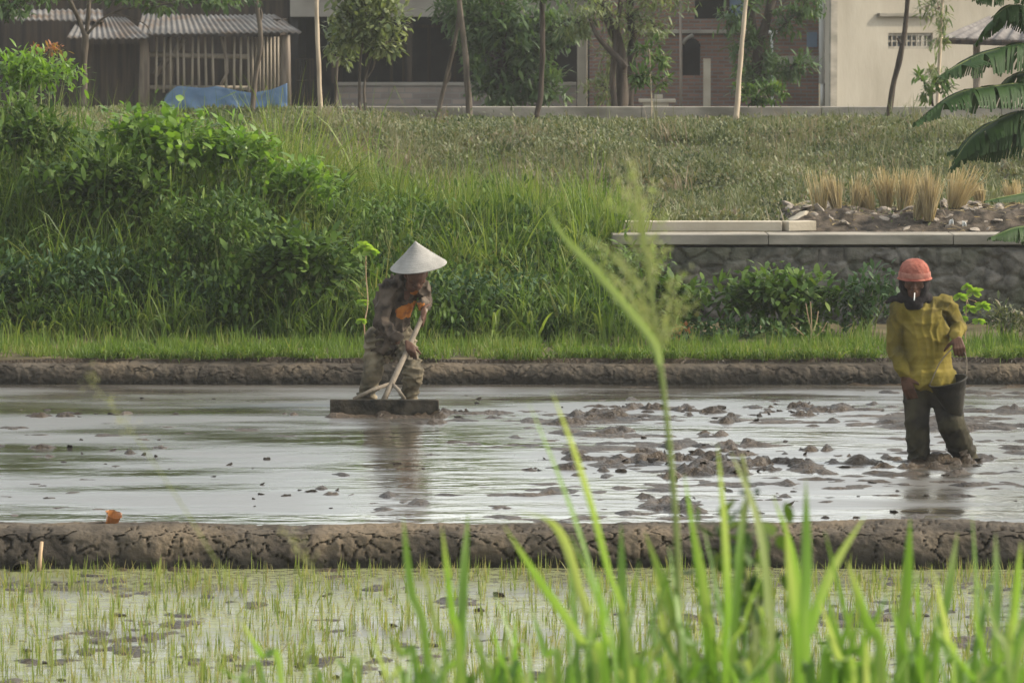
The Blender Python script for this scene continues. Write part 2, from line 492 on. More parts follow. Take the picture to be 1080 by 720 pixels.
def water_mat(name, base, algae=None, rlo=.1, rhi=.42, wave=.3, pool=None):
    m, nt, b, out = newmat(name)
    tc = N(nt, 'ShaderNodeTexCoord')

    def noise(scale, stretch, detail=4):
        mp = N(nt, 'ShaderNodeMapping'); mp.inputs['Scale'].default_value = stretch
        nt.links.new(tc.outputs['Object'], mp.inputs[0])
        n = N(nt, 'ShaderNodeTexNoise'); n.inputs['Scale'].default_value = scale; n.inputs['Detail'].default_value = detail
        nt.links.new(mp.outputs[0], n.inputs['Vector'])
        return n.outputs[0]
    pn = noise(1.3, (.3, .8, 1), 5)
    mr = N(nt, 'ShaderNodeMapRange'); mr.inputs[1].default_value = .38; mr.inputs[2].default_value = .6
    mr.inputs[3].default_value = rlo; mr.inputs[4].default_value = rhi
    nt.links.new(pn, mr.inputs[0]); nt.links.new(mr.outputs[0], b.inputs['Roughness']); nt.links.new(mr.outputs[0], b.inputs['Coat Roughness'])
    if pool:                                                 # one calmer, smoother stretch of water
        sb = N(nt, 'ShaderNodeVectorMath', operation='SUBTRACT'); sb.inputs[1].default_value = (pool[0], pool[1], 0); nt.links.new(tc.outputs['Object'], sb.inputs[0])
        ml_ = N(nt, 'ShaderNodeVectorMath', operation='MULTIPLY'); ml_.inputs[1].default_value = (1 / pool[2], 1 / pool[3], 0); nt.links.new(sb.outputs[0], ml_.inputs[0])
        ln = N(nt, 'ShaderNodeVectorMath', operation='LENGTH'); nt.links.new(ml_.outputs[0], ln.inputs[0])
        pm_ = N(nt, 'ShaderNodeMapRange'); pm_.inputs[1].default_value = .5; pm_.inputs[2].default_value = 1.3; pm_.inputs[3].default_value = .4; pm_.inputs[4].default_value = 1
        nt.links.new(ln.outputs['Value'], pm_.inputs[0])
        rm_ = N(nt, 'ShaderNodeMath', operation='MULTIPLY'); nt.links.new(mr.outputs[0], rm_.inputs[0]); nt.links.new(pm_.outputs[0], rm_.inputs[1])
        for k_ in ('Roughness', 'Coat Roughness'): nt.links.new(rm_.outputs[0], b.inputs[k_])
    b.inputs['IOR'].default_value = 1.4
    b.inputs['Specular IOR Level'].default_value = .6
    b.inputs['Coat Weight'].default_value = .15 if algae else 1; b.inputs['Coat IOR'].default_value = 1.5; 
    b.inputs['Base Color'].default_value = (*base, 1)
    if algae:
        an = noise(1.1, (.8, .9, 1), 6)
        ar = N(nt, 'ShaderNodeMapRange'); ar.inputs[1].default_value = .33; ar.inputs[2].default_value = .5
        nt.links.new(an, ar.inputs[0])
        fn = noise(16, (1, 1, 1), 3)
        fr = N(nt, 'ShaderNodeMapRange'); fr.inputs[1].default_value = .34; fr.inputs[2].default_value = .58
        nt.links.new(fn, fr.inputs[0])
        ml = N(nt, 'ShaderNodeMath', operation='MULTIPLY'); nt.links.new(ar.outputs[0], ml.inputs[0]); nt.links.new(fr.outputs[0], ml.inputs[1])
        d2 = N(nt, 'ShaderNodeBsdfPrincipled'); d2.inputs['Base Color'].default_value = (*algae, 1); d2.inputs['Roughness'].default_value = .6
        ms = N(nt, 'ShaderNodeMixShader')
        mm = N(nt, 'ShaderNodeMath', operation='MULTIPLY'); mm.inputs[1].default_value = .75; nt.links.new(ml.outputs[0], mm.inputs[0])
        nt.links.new(mm.outputs[0], ms.inputs[0]); nt.links.new(b.outputs[0], ms.inputs[1]); nt.links.new(d2.outputs[0], ms.inputs[2])
        nt.links.new(ms.outputs[0], out.inputs[0])
    w1 = noise(4.6, (.5, .95, 1), 4); w2 = noise(13, (.5, .8, 1), 2)
    ad = N(nt, 'ShaderNodeMath', operation='MULTIPLY_ADD'); ad.inputs[1].default_value = .25
    nt.links.new(w2, ad.inputs[0]); nt.links.new(w1, ad.inputs[2])
    bp = N(nt, 'ShaderNodeBump'); bp.inputs['Strength'].default_value = wave; bp.inputs['Distance'].default_value = .04
    nt.links.new(ad.outputs[0], bp.inputs['Height']); nt.links.new(bp.outputs[0], b.inputs['Normal']); nt.links.new(bp.outputs[0], b.inputs['Coat Normal'])
    return m


_pc = G(455, 490)
M['paddy_water'] = water_mat('paddy_water', (.075, .066, .052), pool=(_pc.x, _pc.y, .7, 5.0))
M['seed_water'] = water_mat('seed_water', (.09, .085, .06), (.16, .175, .062), .12, .3, .2)

# ------------------------------------------------------------------ the ground: one sheet to the horizon
CL = []          # mud clumps raised in the main paddy: (x, y, radius x, radius y, height)
for k in range(150):
    t = rng.random()
    if t < .42:
        c = G(rng.normal(770, 95), rng.normal(486, 11)); h = rng.uniform(.03, .08)
    elif t < .75:
        c = G(rng.uniform(600, 920), rng.normal(434, 5)); h = rng.uniform(.03, .075)
    else:
        c = G(rng.uniform(0, 1080), rng.uniform(412, 545)); h = rng.uniform(.015, .04)
    CL.append((c.x, c.y, rng.uniform(.04, .13), rng.uniform(.05, .16), h))
for (px, py, n) in ((985, 488, 16), (470, 436, 10), (70, 436, 5), (330, 438, 4), (180, 470, 7), (340, 520, 5), (700, 535, 7), (1040, 488, 6)):
    for k in range(n):
        c = G(px + rng.normal(0, 26), py + rng.normal(0, 5))
        CL.append((c.x, c.y, rng.uniform(.04, .12), rng.uniform(.05, .13), rng.uniform(.02, .055)))


def H(x, y, fine=True):
    x, y = np.broadcast_arrays(np.asarray(x, float), np.asarray(y, float))
    # camera's roadside and its slope down to the seed bed
    z = 1.55 * (1 - sst(6.5, 12.5, y)) - .02
    bed = (fbm(x * 2.2, y * 1.4, 1.5, 5) - .55) * .10 + (fbm(x * 11, y * 8, 3.1, 4) - .5) * .07
    z = z + np.where((y > 12.5) & (y < 27), bed, 0)
    pad = (fbm(x * .55, y * .8, 7.5, 4) - .60) * .06 + (fbm(x * 7, y * 7, 9.1, 4) - .5) * .07 * sst(.35, .6, fbm(x * .9, y * 1.6, 19., 3)) + (fbm(x * 1.6, y * 5, 29., 4) - .5) * .05 - .024 + .018 * sst(-.6, 1.2, x) - .012 * sst(36.2, 37.5, y)
    acc = 0
    for (cx, cy, rx, ry, h) in CL:
        acc = acc + h * np.exp(-((x - cx) / rx) ** 2 - ((y - cy) / ry) ** 2)
    pad = pad + .042 * np.tanh(acc / .05) * (-.5 + 2.2 * sst(.3, .7, .55 * fbm(x * 11, y * 5, 5., 3) + .45 * fbm(x * 30, y * 13, 15., 3)))
    z = np.where((y >= 27) & (y < 39.6), pad, z)
    # far side
    left = .2 + 1.0 * sst(41.0, 45.5, y)
    mid = .2 + .72 * sst(41.2, 45.5, y)
    right = np.where(y < 44.3, .2, 1.0)
    wl = 1 - sst(-2.6, -.7, x)
    wr = sst(.75, 1.1, x)
    far = left * wl + mid * (1 - wl) * (1 - wr) + right * wr
    levee = sst(50.5, 60.5, y)
    far = far * (1 - levee) + (1.51 + .14 * wl) * levee
    back = sst(67, 72, y)
    far = far * (1 - back) + .45 * back
    hum = (fbm(x * .55, y * .3, 2.2, 4) - .5) * .45 * sst(44.5, 48, y) * (1 - sst(60, 63, y)) + (fbm(x * 1.9, y * 1.9, 5.7, 3) - .5) * .07
    far = far + hum
    return np.where(y >= 39.6, far, z)


def axis(parts):
    a = []
    for lo, hi, st in parts:
        a += list(np.arange(lo, hi - 1e-6, st))
    return np.array(a + [parts[-1][1]])


gx = axis([(-260, -40, 20), (-40, -10, 2), (-10, -4.7, .2), (-4.7, 4.7, .026), (4.7, 10, .2), (10, 40, 2), (40, 260, 20)])
gy = axis([(-60, 4, 8), (4, 20, .8), (20, 21.6, .2), (21.6, 26.9, .045), (26.9, 31, .06), (31, 37.4, .038), (37.4, 39.6, .06), (39.6, 46, .12), (46, 70, .4), (70, 110, 4), (110, 600, 35)])
X, Y = np.meshgrid(gx, gy)
Z = H(X, Y)
nx, ny = len(gx), len(gy)
I = np.arange(nx * ny).reshape(ny, nx)
Q = np.stack([I[:-1, :-1], I[:-1, 1:], I[1:, 1:], I[1:, :-1]], -1).reshape(-1, 4)
yc = .5 * (gy[1:] + gy[:-1])
mi = np.repeat(np.where((yc > 12) & (yc < 39.6), 1, 0), nx - 1)
g = npobj('ground', np.stack([X, Y, Z], -1), Q, [M['soil'], M['wet_mud']], mi=mi)
tag(g, 'brown mud and soil of the paddies and the banks behind', 'ground', kind='structure')


def sheet(name, x0, x1, y0, y1, z, m):
    return npobj(name, [(x0, y0, z), (x1, y0, z), (x1, y1, z), (x0, y1, z)], [[0, 1, 2, 3]], m)


tag(sheet('paddy_water', -40, 40, 27.0, 39.58, 0, M['paddy_water']), 'muddy grey water of the flooded main paddy', 'water', kind='structure')
tag(sheet('seed_bed_water', -40, 40, 11.5, 26.95, 0.0, M['seed_water']), 'shallow algae covered water of the seedling bed', 'water', kind='structure')


# ------------------------------------------------------------------ mud bunds with shrinkage cracks
def bund(name, yf, yb, zt, label, cell=.16, crack=.045, wob=.05, fine=3.6):
    xs = axis([(-14, -fine, .12), (-fine, fine, .0095), (fine, 14, .12)])
    prof = []
    for t in np.linspace(0, 1, 34):                          # face, a rounded shoulder, the top, the back
        prof.append((yf + .10 * t + .03 * t ** 6, -.06 + (zt + .06) * math.sin(t * math.pi / 2) ** .9 * (1 - .04 * t)))
    for t in np.linspace(.06, 1, 12):
        prof.append((yf + .13 + (yb - yf - .13) * t, zt * (.96 + .04 * math.sin(math.pi * t))))
    for t in np.linspace(.15, 1, 8):
        prof.append((yb + .14 * t, zt * .96 * (1 - t) - .07 * t))
    prof = np.array(prof)
    s = np.concatenate([[0], np.cumsum(np.hypot(*np.diff(prof, axis=0).T))])
    Xg, Sg = np.meshgrid(xs, s)
    Yg = np.repeat(prof[:, :1], len(xs), 1); Zg = np.repeat(prof[:, 1:], len(xs), 1)
    face = (1 - sst(.26, .36, Sg))
    lump = fbm(Xg * .8, Sg * 1.6, 2.5, 4) - .5 + .6 * (vn(Xg * .35, 3.3) - .5)
    med = fbm(Xg * 5, Sg * 6, 8.5, 4) - .5
    fin = fbm(Xg * 22, Sg * 26, 1.5, 3) - .5
    wx, wy = Xg / cell + 2.2 * (fbm(Xg * 5, Sg * 5, 3.3, 4) - .5), Sg / (cell * .8) + 2.2 * (fbm(Xg * 5, Sg * 5, 6.3, 4) - .5)
    e, cid = vor(wx, wy)
    keep = sst(.38, .5, fbm(Xg * 2.2, Sg * 4, 4.4, 3))
    cr = (1 - sst(.008, .042, e)) * keep * sst(.05, .12, Sg)
    out = lump * wob * 1.6 + med * .05 + fin * .026 - cr * crack + (cid - .5) * .008 * keep
    Yg = Yg - out * (.3 + .7 * face)
    Zg = Zg + (lump * wob + med * .03 + fin * .014) * (1 - face * .75) * sst(0, .12, Sg) - cr * .02 * (1 - face)
    n0, n1 = Xg.shape
    I = np.arange(n0 * n1).reshape(n0, n1)
    Q = np.stack([I[:-1, :-1], I[:-1, 1:], I[1:, 1:], I[1:, :-1]], -1).reshape(-1, 4)
    o = npobj(name, np.stack([Xg, Yg, Zg], -1), Q, M['mud_bank'])
    return tag(o, label, 'bank', kind='structure')


bund('mud_bank', 26.62, 27.05, .2, 'cracked mud bund between the seedling bed and the paddy', wob=.115)
bund('mud_bank', 39.42, 40.0, .17, 'low brown mud bund along the far edge of the paddy', cell=.2, crack=.018, wob=.055, fine=4.9)

# ------------------------------------------------------------------ stone retaining wall, slab, low canal wall
wall = empty('retaining_wall', (3.5, 44.2, .1))
tag(wall, 'dark rubble stone retaining wall with a pale concrete coping on top', 'wall')
xs = axis([(.95, 5.2, .018), (5.2, 9, .2)]); zs = np.linspace(-.1, .905, 58)
Xg, Zg = np.meshgrid(xs, zs)
e, cid = vor(Xg / .2 + .6 * fbm(Xg * 3, Zg * 3, 1.1, 2), Zg / .13)
Yg = 44.12 - (sst(0, .2, e) * .03 + cid * .06 + (fbm(Xg * 9, Zg * 9, 3.3, 4) - .5) * .06)
I = np.arange(Xg.size).reshape(Xg.shape)
Q = np.stack([I[:-1, :-1], I[:-1, 1:], I[1:, 1:], I[1:, :-1]], -1).reshape(-1, 4)
w = npobj('stone_face', np.stack([Xg - 3.5, Yg - 44.2, Zg - .1], -1), Q, M['stone'], wall)
mb = MB(); mb.span(.97 - 3.5, 5.5, -.04, .3, -.25, .8); mb.build('wall_core', M['stone'], wall)
mb = MB()
for a, b in ((.93, 2.38), (2.386, 4.1), (4.106, 6.2), (6.206, 9.02)):
    mb.span(a - 3.5, b - 3.5, -.16, .34, .83, .925)
mb.build('coping', M['concrete'], wall, bevel=.008)
mb = MB(); c0, c1 = P(652, 243, 44.75), P(824, 243, 44.75)
mb.span(c0.x, c1.x, 44.6, 44.78, 1.028, 1.12)
mb.box((P(841, 243, 44.7).x + .005, 44.72, 1.074), (.30, .18, .092), Matrix.Rotation(R(26), 3, 'Z'))
o = mb.build('kerb_block', M['concrete_warm'], bevel=.006)
tag(o, 'long flat concrete block lying on the coping of the stone wall', 'block')

low = MB()
for i in range(9):
    xa = -3.2 + i * 2.5
    low.span(xa, xa + 2.494, 65.9, 66.1, 1.2, P(540, 112.5, 66).z)
o = low.build('canal_wall', M['concrete'], bevel=.01)
tag(o, 'low pale concrete wall running along the top of the grassy levee', 'wall')


# ------------------------------------------------------------------ houses on the lower ground beyond
def corrugated(name, corners, m, parent, nw=60, amp=.016, per=.11):
    """sheet roof through four corners (eave left, eave right, ridge right, ridge left), with real waves and thickness"""
    a, b, c, d = [np.array(q, float) for q in corners]
    L = np.linalg.norm(b - a); n = max(8, int(L / per * 6)); k = 6
    V = []
    for lay in (0, .02):
        for j in range(k + 1):
            for i in range(n + 1):
                u, v = i / n, j / k
                p = (a * (1 - u) + b * u) * (1 - v) + (d * (1 - u) + c * u) * v
                V.append(p + np.array([0, 0, amp * math.sin(u * L / per * 2 * math.pi) + lay + .03 * mnoise.noise(Vector(p) * .7)]))
    Qs = []
    w = n + 1; off = (k + 1) * w
    for j in range(k):
        for i in range(n):
            q = [j * w + i, j * w + i + 1, (j + 1) * w + i + 1, (j + 1) * w + i]
            Qs.append(q[::-1]); Qs.append([x + off for x in q])
    for i in range(n):
        Qs.append([i, i + 1, i + 1 + off, i + off])
    return npobj(name, V, Qs, m, parent)


GZ = .45
# 1. bamboo hut -------------------------------------------------------------
hut = empty('bamboo_hut', P(200, 60, 87) * 1.0); hz = hut.location
hut.location = (hz.x, 87, GZ)
tag(hut, 'bamboo hut with barred front under a grey corrugated iron roof', 'hut')


def rel(root, p): return tuple(Vector(p) - Vector(root.location))


def hp(px, py, Y): return rel(hut, P(px, py, Y))


Yh = 86.0
corrugated('roof', [hp(143, 37, 85.5), hp(318, 35.5, 85.5), hp(288, 17, 88.5), hp(150, 16, 88.5)], M['iron_roof'], hut)
corrugated('roof', [hp(70, 41, 84.9), hp(157, 40.5, 84.9), hp(132, 19, 87.6), hp(85, 17, 87.6)], M['iron_roof'], hut)
corrugated('roof', [hp(14, 21, 86.4), hp(110, 23, 86.4), hp(108, 12, 89), hp(15, 11, 89)], M['iron_roof'], hut)
mb = MB(); x0, x1 = hp(-60, 0, 90)[0], hp(306, 0, 90)[0]
mb.span(x0, x1, 3.2, 3.3, 0, 3.0)
mb.span(hp(290, 0, 88)[0], hp(292, 0, 88)[0] + .1, .3, 3.2, 0, 2.4)
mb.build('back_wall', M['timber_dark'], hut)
mb = MB()
xa, xb = hp(92, 0, 86.2)[0], hp(150, 0, 86.2)[0]
n = 9
for i in range(n):
    u0 = xa + (xb - xa) * i / n
    mb.span(u0, u0 + (xb - xa) / n - .008, -.8 + .01 * (i % 3), -.76 + .01 * (i % 3), .05, 1.95)
mb.build('plank_wall', M['timber_dark'], hut)
for px in (152, 301):
    MB().tube([hp(px, 112, Yh), hp(px + .7, 60, Yh), hp(px, 37, Yh)], [.1, .09, .085], 8, .3).build('post', M['timber'], hut, True)
bars = [165, 173, 180, 187.5, 194, 203, 209.5, 217, 224.5, 238, 247, 254, 262]
for i, px in enumerate(bars):
    j = rng.normal(0, .6)
    MB().tube([hp(px + j, 98, Yh - .04), hp(px - j, 39, Yh - .04)], [.026, .022], 6).build('bamboo_bar', M['bamboo'], hut, True)
for i in range(9):                                          # the side that turns away to the right
    t = i / 8
    px = 266 + 31 * t
    MB().tube([hp(px, 98, Yh + .2 + t * .9), hp(px, 39, Yh + .2 + t * .9)], [.028, .024], 6).build('bamboo_bar', M['bamboo'], hut, True)
MB().tube([hp(157, 58, Yh + .04), hp(262, 60, Yh + .04)], .045, 8).build('rail', M['bamboo'], hut, True)
MB().tube([hp(157, 92, Yh + .04), hp(264, 93, Yh + .04)], .04, 8).build('rail', M['bamboo'], hut, True)
MB().tube([hp(163, 80, Yh + .12), hp(196, 40, Yh + .12)], .06, 8).build('brace', M['timber'], hut, True)
MB().tube([hp(177, 95, Yh + .3), hp(181, 40, Yh + .3)], .09, 8).build('post', M['timber'], hut, True)
MB().tube([hp(233, 39, Yh - .08), hp(239, 62, Yh - .08), hp(240, 76, Yh - .08), hp(233, 90, Yh - .08)], .03, 6).build('brace', M['timber'], hut, True)
# blue tarp hung along the bars
nu, nv = 80, 14
V = []
for j in range(nv + 1):
    for i in range(nu + 1):
        u, v = i / nu, j / nv
        top = np.interp(u, [0, .09, .14, .3, .42, .6, .7, .86, 1], [100, 91, 91, 93, 91, 96, 98, 95, 88])
        px = 175 + (303 - 175) * u + (1 - v) * 0 - v * (5 if u < .1 else 0)
        py = top + (116 - top) * v
        yy = Yh - .12 - .02 * math.sin(u * 34 + 2 * math.sin(v * 3)) * (.3 + v) - .02 * mnoise.noise(Vector((u * 9, v * 3, 0)))
        V.append(P(px, py, yy))
I = np.arange((nu + 1) * (nv + 1)).reshape(nv + 1, nu + 1)
Q = np.stack([I[:-1, :-1], I[1:, :-1], I[1:, 1:], I[:-1, 1:]], -1).reshape(-1, 4)
o = npobj('tarp', V, Q, M['tarp'])
sm = o.modifiers.new('thick', 'SOLIDIFY'); sm.thickness = .01
tag(o, 'blue plastic tarp sagging along the foot of the bamboo hut', 'tarp')

# 2. veranda house ----------------------------------------------------------
def house(name, px, Y, label, cat='house'):
    e = empty(name, (P(px, 0, Y).x, Y, GZ)); tag(e, label, cat); return e


ver = house('veranda_house', 460, 90, 'low house with a dark open veranda behind a stone pattern parapet')


def vp(px, py, Y): return rel(ver, P(px, py, Y))


xl, xr = vp(306, 0, 90)[0], vp(640, 0, 90)[0]
zt = vp(0, 18, 90)[2]
mb = MB(); mb.span(xl, xr + .1, -.05, .1, zt, zt + .75); mb.build('fascia', M['grey_wall'], ver, bevel=.01)
corrugated('roof', [(xl - .3, -.5, zt + .8), (xr + .3, -.5, zt + .8), (xr + .3, 4, zt + 2.4), (xl - .3, 4, zt + 2.4)], M['tile_roof'], ver, amp=.04, per=.25)
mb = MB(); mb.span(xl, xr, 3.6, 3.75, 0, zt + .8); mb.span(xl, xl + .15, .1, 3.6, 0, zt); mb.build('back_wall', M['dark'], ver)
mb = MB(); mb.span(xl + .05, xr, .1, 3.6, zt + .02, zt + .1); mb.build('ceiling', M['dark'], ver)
zp = vp(0, 88, 90)[2]
mb = MB(); mb.span(vp(354, 0, 90)[0], vp(608, 0, 90)[0], -.02, .12, 0, zp - .04); mb.build('parapet', M['stone_brick'], ver)
mb = MB(); mb.span(vp(354, 0, 90)[0], vp(608, 0, 90)[0], -.05, .15, zp - .04, zp + .02); mb.build('parapet_coping', M['grey_wall'], ver)
for px, wd in ((614, 10.5),):
    xc = vp(px, 0, 90)[0]; hw = wd / 2 / F * 90
    mb = MB(); mb.span(xc - hw, xc + hw, -.28, -.07, 0, zt - .1); mb.span(xc - hw - .03, xc + hw + .03, -.31, -.04, zt - .1, zt - .003)
    mb.build('column', M['concrete_warm'], ver, bevel=.01)
for px in (352, 432, 520):
    xc = vp(px, 0, 90)[0]
    mb = MB(); mb.span(xc - .05, xc + .05, .02, .12, zp, zt - .003); mb.build('column', M['timber_dark'], ver)
gm = MB()
ga, gb = vp(312, 0, 90)[0], vp(330, 0, 90)[0]
for i in range(7):
    x = ga + (gb - ga) * i / 6
    gm.span(x - .012, x + .012, -.02, .01, .02, vp(0, 62, 90)[2])
gm.span(ga, gb, -.03, -.02, vp(0, 64, 90)[2], vp(0, 62, 90)[2]); gm.span(ga, gb, -.03, -.02, vp(0, 86, 90)[2], vp(0, 84.5, 90)[2])
gm.build('gate', M['timber_dark'], ver)
for px in (385, 452, 556):
    f = MB(); xc = vp(px, 0, 93)[0]
    for s in (-1, 0, 1): f.span(xc + s * .5 - .03, xc + s * .5 + .03, 3.5, 3.57, .9, 2.2)
    f.span(xc - .53, xc + .53, 3.5, 3.57, 2.2, 2.26); f.span(xc - .53, xc + .53, 3.5, 3.57, .84, .9)
    w_ = f.build('window', M['timber_dark'], ver)

# 3. brick house ------------------------------------------------------------
bh = house('brick_house', 745, 88, 'old brown brick house with a dark arched opening and white downpipe')


def bp_(px, py, Y=88): return rel(bh, P(px, py, Y))


xl, xr = bp_(622, 0)[0], bp_(864, 0)[0]
ax0, ax1 = bp_(720, 0)[0], bp_(739, 0)[0]
az0, az1 = bp_(0, 80)[2], bp_(0, 50)[2]
wx0, wx1, wz0 = bp_(733, 0)[0], bp_(764, 0)[0], bp_(0, 20)[2]
# wall with the arch and the big window cut out as real openings
mb = MB(); TOP = 4.4
mb.span(xl, ax0, 0, .2, 0, wz0); mb.span(ax1, xr, 0, .2, 0, wz0); mb.span(ax0, ax1, 0, .2, 0, az0)
ac = (ax0 + ax1) / 2; ar = (ax1 - ax0) / 2
for i in range(12):
    u0, u1 = ax0 + (ax1 - ax0) * i / 12, ax0 + (ax1 - ax0) * (i + 1) / 12
    um = (u0 + u1) / 2 - ac
    mb.span(u0, u1, 0, .2, az1 + math.sqrt(max(0, ar * ar - um * um)), wz0)
mb.span(xl, wx0, 0, .2, wz0, TOP); mb.span(wx1, xr, 0, .2, wz0, TOP); mb.span(wx0, wx1, 0, .2, wz0 + 1.2, TOP)
mb.build('brick_wall', M['brick'], bh)
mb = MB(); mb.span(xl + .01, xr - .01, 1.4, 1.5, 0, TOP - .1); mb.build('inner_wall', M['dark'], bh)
mb = MB(); mb.span(bp_(664, 0)[0], bp_(812, 0)[0], -.12, -.003, bp_(0, 35.5)[2], bp_(0, 31.5)[2]); mb.build('ledge', M['concrete'], bh, bevel=.01)
mb = MB(); mb.span(bp_(812, 0)[0], xr - .01, -.05, -.004, bp_(0, 68)[2], bp_(0, 59)[2]); mb.build('beam', M['grey_wall'], bh)
f = MB(); fx0, fx1, fz0, fz1 = bp_(766, 0)[0], bp_(789, 0)[0], bp_(0, 27)[2], bp_(0, -25)[2]
f.span(fx0, fx0 + .06, -.04, -.003, fz0, fz1); f.span(fx1 - .06, fx1, -.04, -.003, fz0, fz1); f.span(fx0 + .06, fx1 - .06, -.04, -.003, fz0, fz0 + .06)
w_ = f.build('window', M['timber_dark'], bh)
mb = MB(); mb.span(fx0 + .06, fx1 - .06, -.02, -.002, fz0 + .06, fz1); mb.build('pane', M['blue_window'], w_)
f = MB(); mb = MB(); mb.span(bp_(851, 0)[0], bp_(862, 0)[0], -.03, -.003, bp_(0, 50)[2], bp_(0, 34)[2]); mb.build('window', M['blue_window'], bh)
MB().tube([bp_(867, 112, 87.8), bp_(867, 88, 87.8)], .035, 8).build('downpipe', M['white_pipe'], bh, True)
MB().tube([bp_(867, 88, 87.8), bp_(867, -40, 87.8)], .06, 10).build('downpipe', M['white_pipe'], bh, True)
mb = MB(); mb.span(bp_(869.5, 0)[0], bp_(875.5, 0)[0], -.2, .3, 0, TOP); mb.build('column', M['timber_dark'], bh)
MB().tube([bp_(720, 47, 87.8), bp_(724, 41, 87.8), bp_(731, 37, 87.8)], .035, 8).build('bracket', M['concrete'], bh, True)
corrugated('roof', [(xl - .4, -.5, TOP), (xr + .1, -.5, TOP), (xr + .1, 4, TOP + 1.8), (xl - .4, 4, TOP + 1.8)], M['tile_roof'], bh, amp=.04, per=.25)
for px, top, wd, m, nm, lab, c in ((745.5, 62, 7.5, 'concrete_warm', 'concrete_post', 'square concrete post standing free before the brick house', 'post'),
                                   (717.5, 2, 3, 'timber', 'wooden_pole', 'thin wooden pole rising past the arch of the brick house', 'pole'),
                                   (814, 34, 2.6, 'white_pipe', 'iron_pipe', 'thin grey pipe with a small head before the brick house', 'pipe')):
    a = P(px, 112, 86); b = P(px, top, 86); hw = wd / 2 / F * 86
    mb = MB()
    if nm == 'concrete_post': mb.span(a.x - hw, a.x + hw, 85.93, 86.07, GZ, b.z)
    else:
        mb.tube([(a.x, 86, GZ), (a.x + .01, 86, (GZ + b.z) / 2), (b.x, 86, b.z)], hw, 8)
        if nm == 'iron_pipe': mb.tube([(b.x - .1, 86, b.z), (b.x + .1, 86, b.z)], hw * 1.3, 8)
    tag(mb.build(nm, M[m], None, nm != 'concrete_post'), lab, c)
mb = MB(); c = P(693, 108, 85.5)
mb.span(c.x - .25, c.x + .2, 85.3, 85.7, GZ, c.z); mb.span(c.x - .33, c.x + .33, 85.25, 85.75, c.z, c.z + .06); mb.span(c.x - .05, c.x + .1, 85.4, 85.6, c.z + .06, c.z + .14)
tag(mb.build('wash_basin', M['concrete_warm'], bevel=.01), 'small pale basin on a block before the brick house', 'basin')

# 4. plastered house --------------------------------------------------------
ph = house('plaster_house', 960, 85, 'beige plastered house wall lit by the sun with a grey vent grille')
ph.rotation_euler.z = R(30)
pm = Matrix.Rotation(R(-30), 3, 'Z')


def pl(px, py):                                              # wall plane coordinates of a pixel: cut the sight line with the turned wall
    n = Vector((math.sin(R(30)), -math.cos(R(30)), 0)); d = P(px, py, 10) - Vector((0, 0, CAMZ))
    t = (Vector(ph.location) - Vector((0, 0, CAMZ))).dot(n) / d.dot(n)
    return pm @ (Vector((0, 0, CAMZ)) + d * t - Vector(ph.location))


xl, xr = pl(877, 0).x, 6.0
vx0, vx1, vz0, vz1 = pl(937, 0).x, pl(984, 0).x, pl(950, 52).z, pl(950, 35).z
mb = MB()
mb.span(xl, vx0, 0, .2, 0, 4.6); mb.span(vx1, xr, 0, .2, 0, 4.6); mb.span(vx0, vx1, 0, .2, 0, vz0); mb.span(vx0, vx1, 0, .2, vz1, 4.6)
mb.build('plaster_wall', M['plaster'], ph)
mb = MB(); mb.span(xl - .05, xl + .09, -.06, -.004, 0, 4.6); mb.build('corner_pilaster', M['concrete'], ph)
mb = MB(); mb.span(pl(925, 0).x, pl(986, 0).x, -.1, -.003, pl(950, 17.5).z, pl(950, 14).z); mb.build('ledge', M['concrete'], ph)
v = MB(); nvv = 9
v.span(vx0, vx1, .03, .1, vz0, vz0 + .05); v.span(vx0, vx1, .03, .1, vz1 - .05, vz1); v.span(vx0, vx1, .05, .08, (vz0 + vz1) / 2 - .015, (vz0 + vz1) / 2 + .015)
for i in range(nvv + 1):
    x = vx0 + (vx1 - vx0) * i / nvv
    v.span(x - .012, x + .012, .035, .095, vz0 + .05, vz1 - .05)
vv = v.build('vent_grille', M['concrete'], ph)
mb = MB(); mb.span(vx0 - .1, vx1 + .1, .6, .65, vz0 - .2, vz1 + .2); mb.build('vent_back', M['blue_window'], vv)
# roof overhang that shades the top of the wall
mb = MB(); mb.span(xl - .3, xr, -.75, 3, 4.6, 4.72); mb.build('roof', M['tile_roof'], ph)
# small tiled awning to the right
aw = empty('awning', P(1030, 40, 80)); tag(aw, 'grey tiled awning roof jutting out behind the banana leaves', 'awning')
corrugated('tile_slope', [rel(aw, P(987, 42, 79)), rel(aw, P(1110, 46, 78)), rel(aw, P(1110, 10, 82)), rel(aw, P(1042, 21, 82))], M['tile_roof'], aw, amp=.03, per=.25)
MB().tube([rel(aw, P(988, 43, 79)), rel(aw, P(1112, 47, 78))], .05, 6).build('fascia', M['timber_dark'], aw)
for px in (1030, 1095):
    MB().tube([rel(aw, P(px, 130, 79.4)), rel(aw, P(px, 44, 79.4))], .06, 8).build('post', M['timber'], aw)


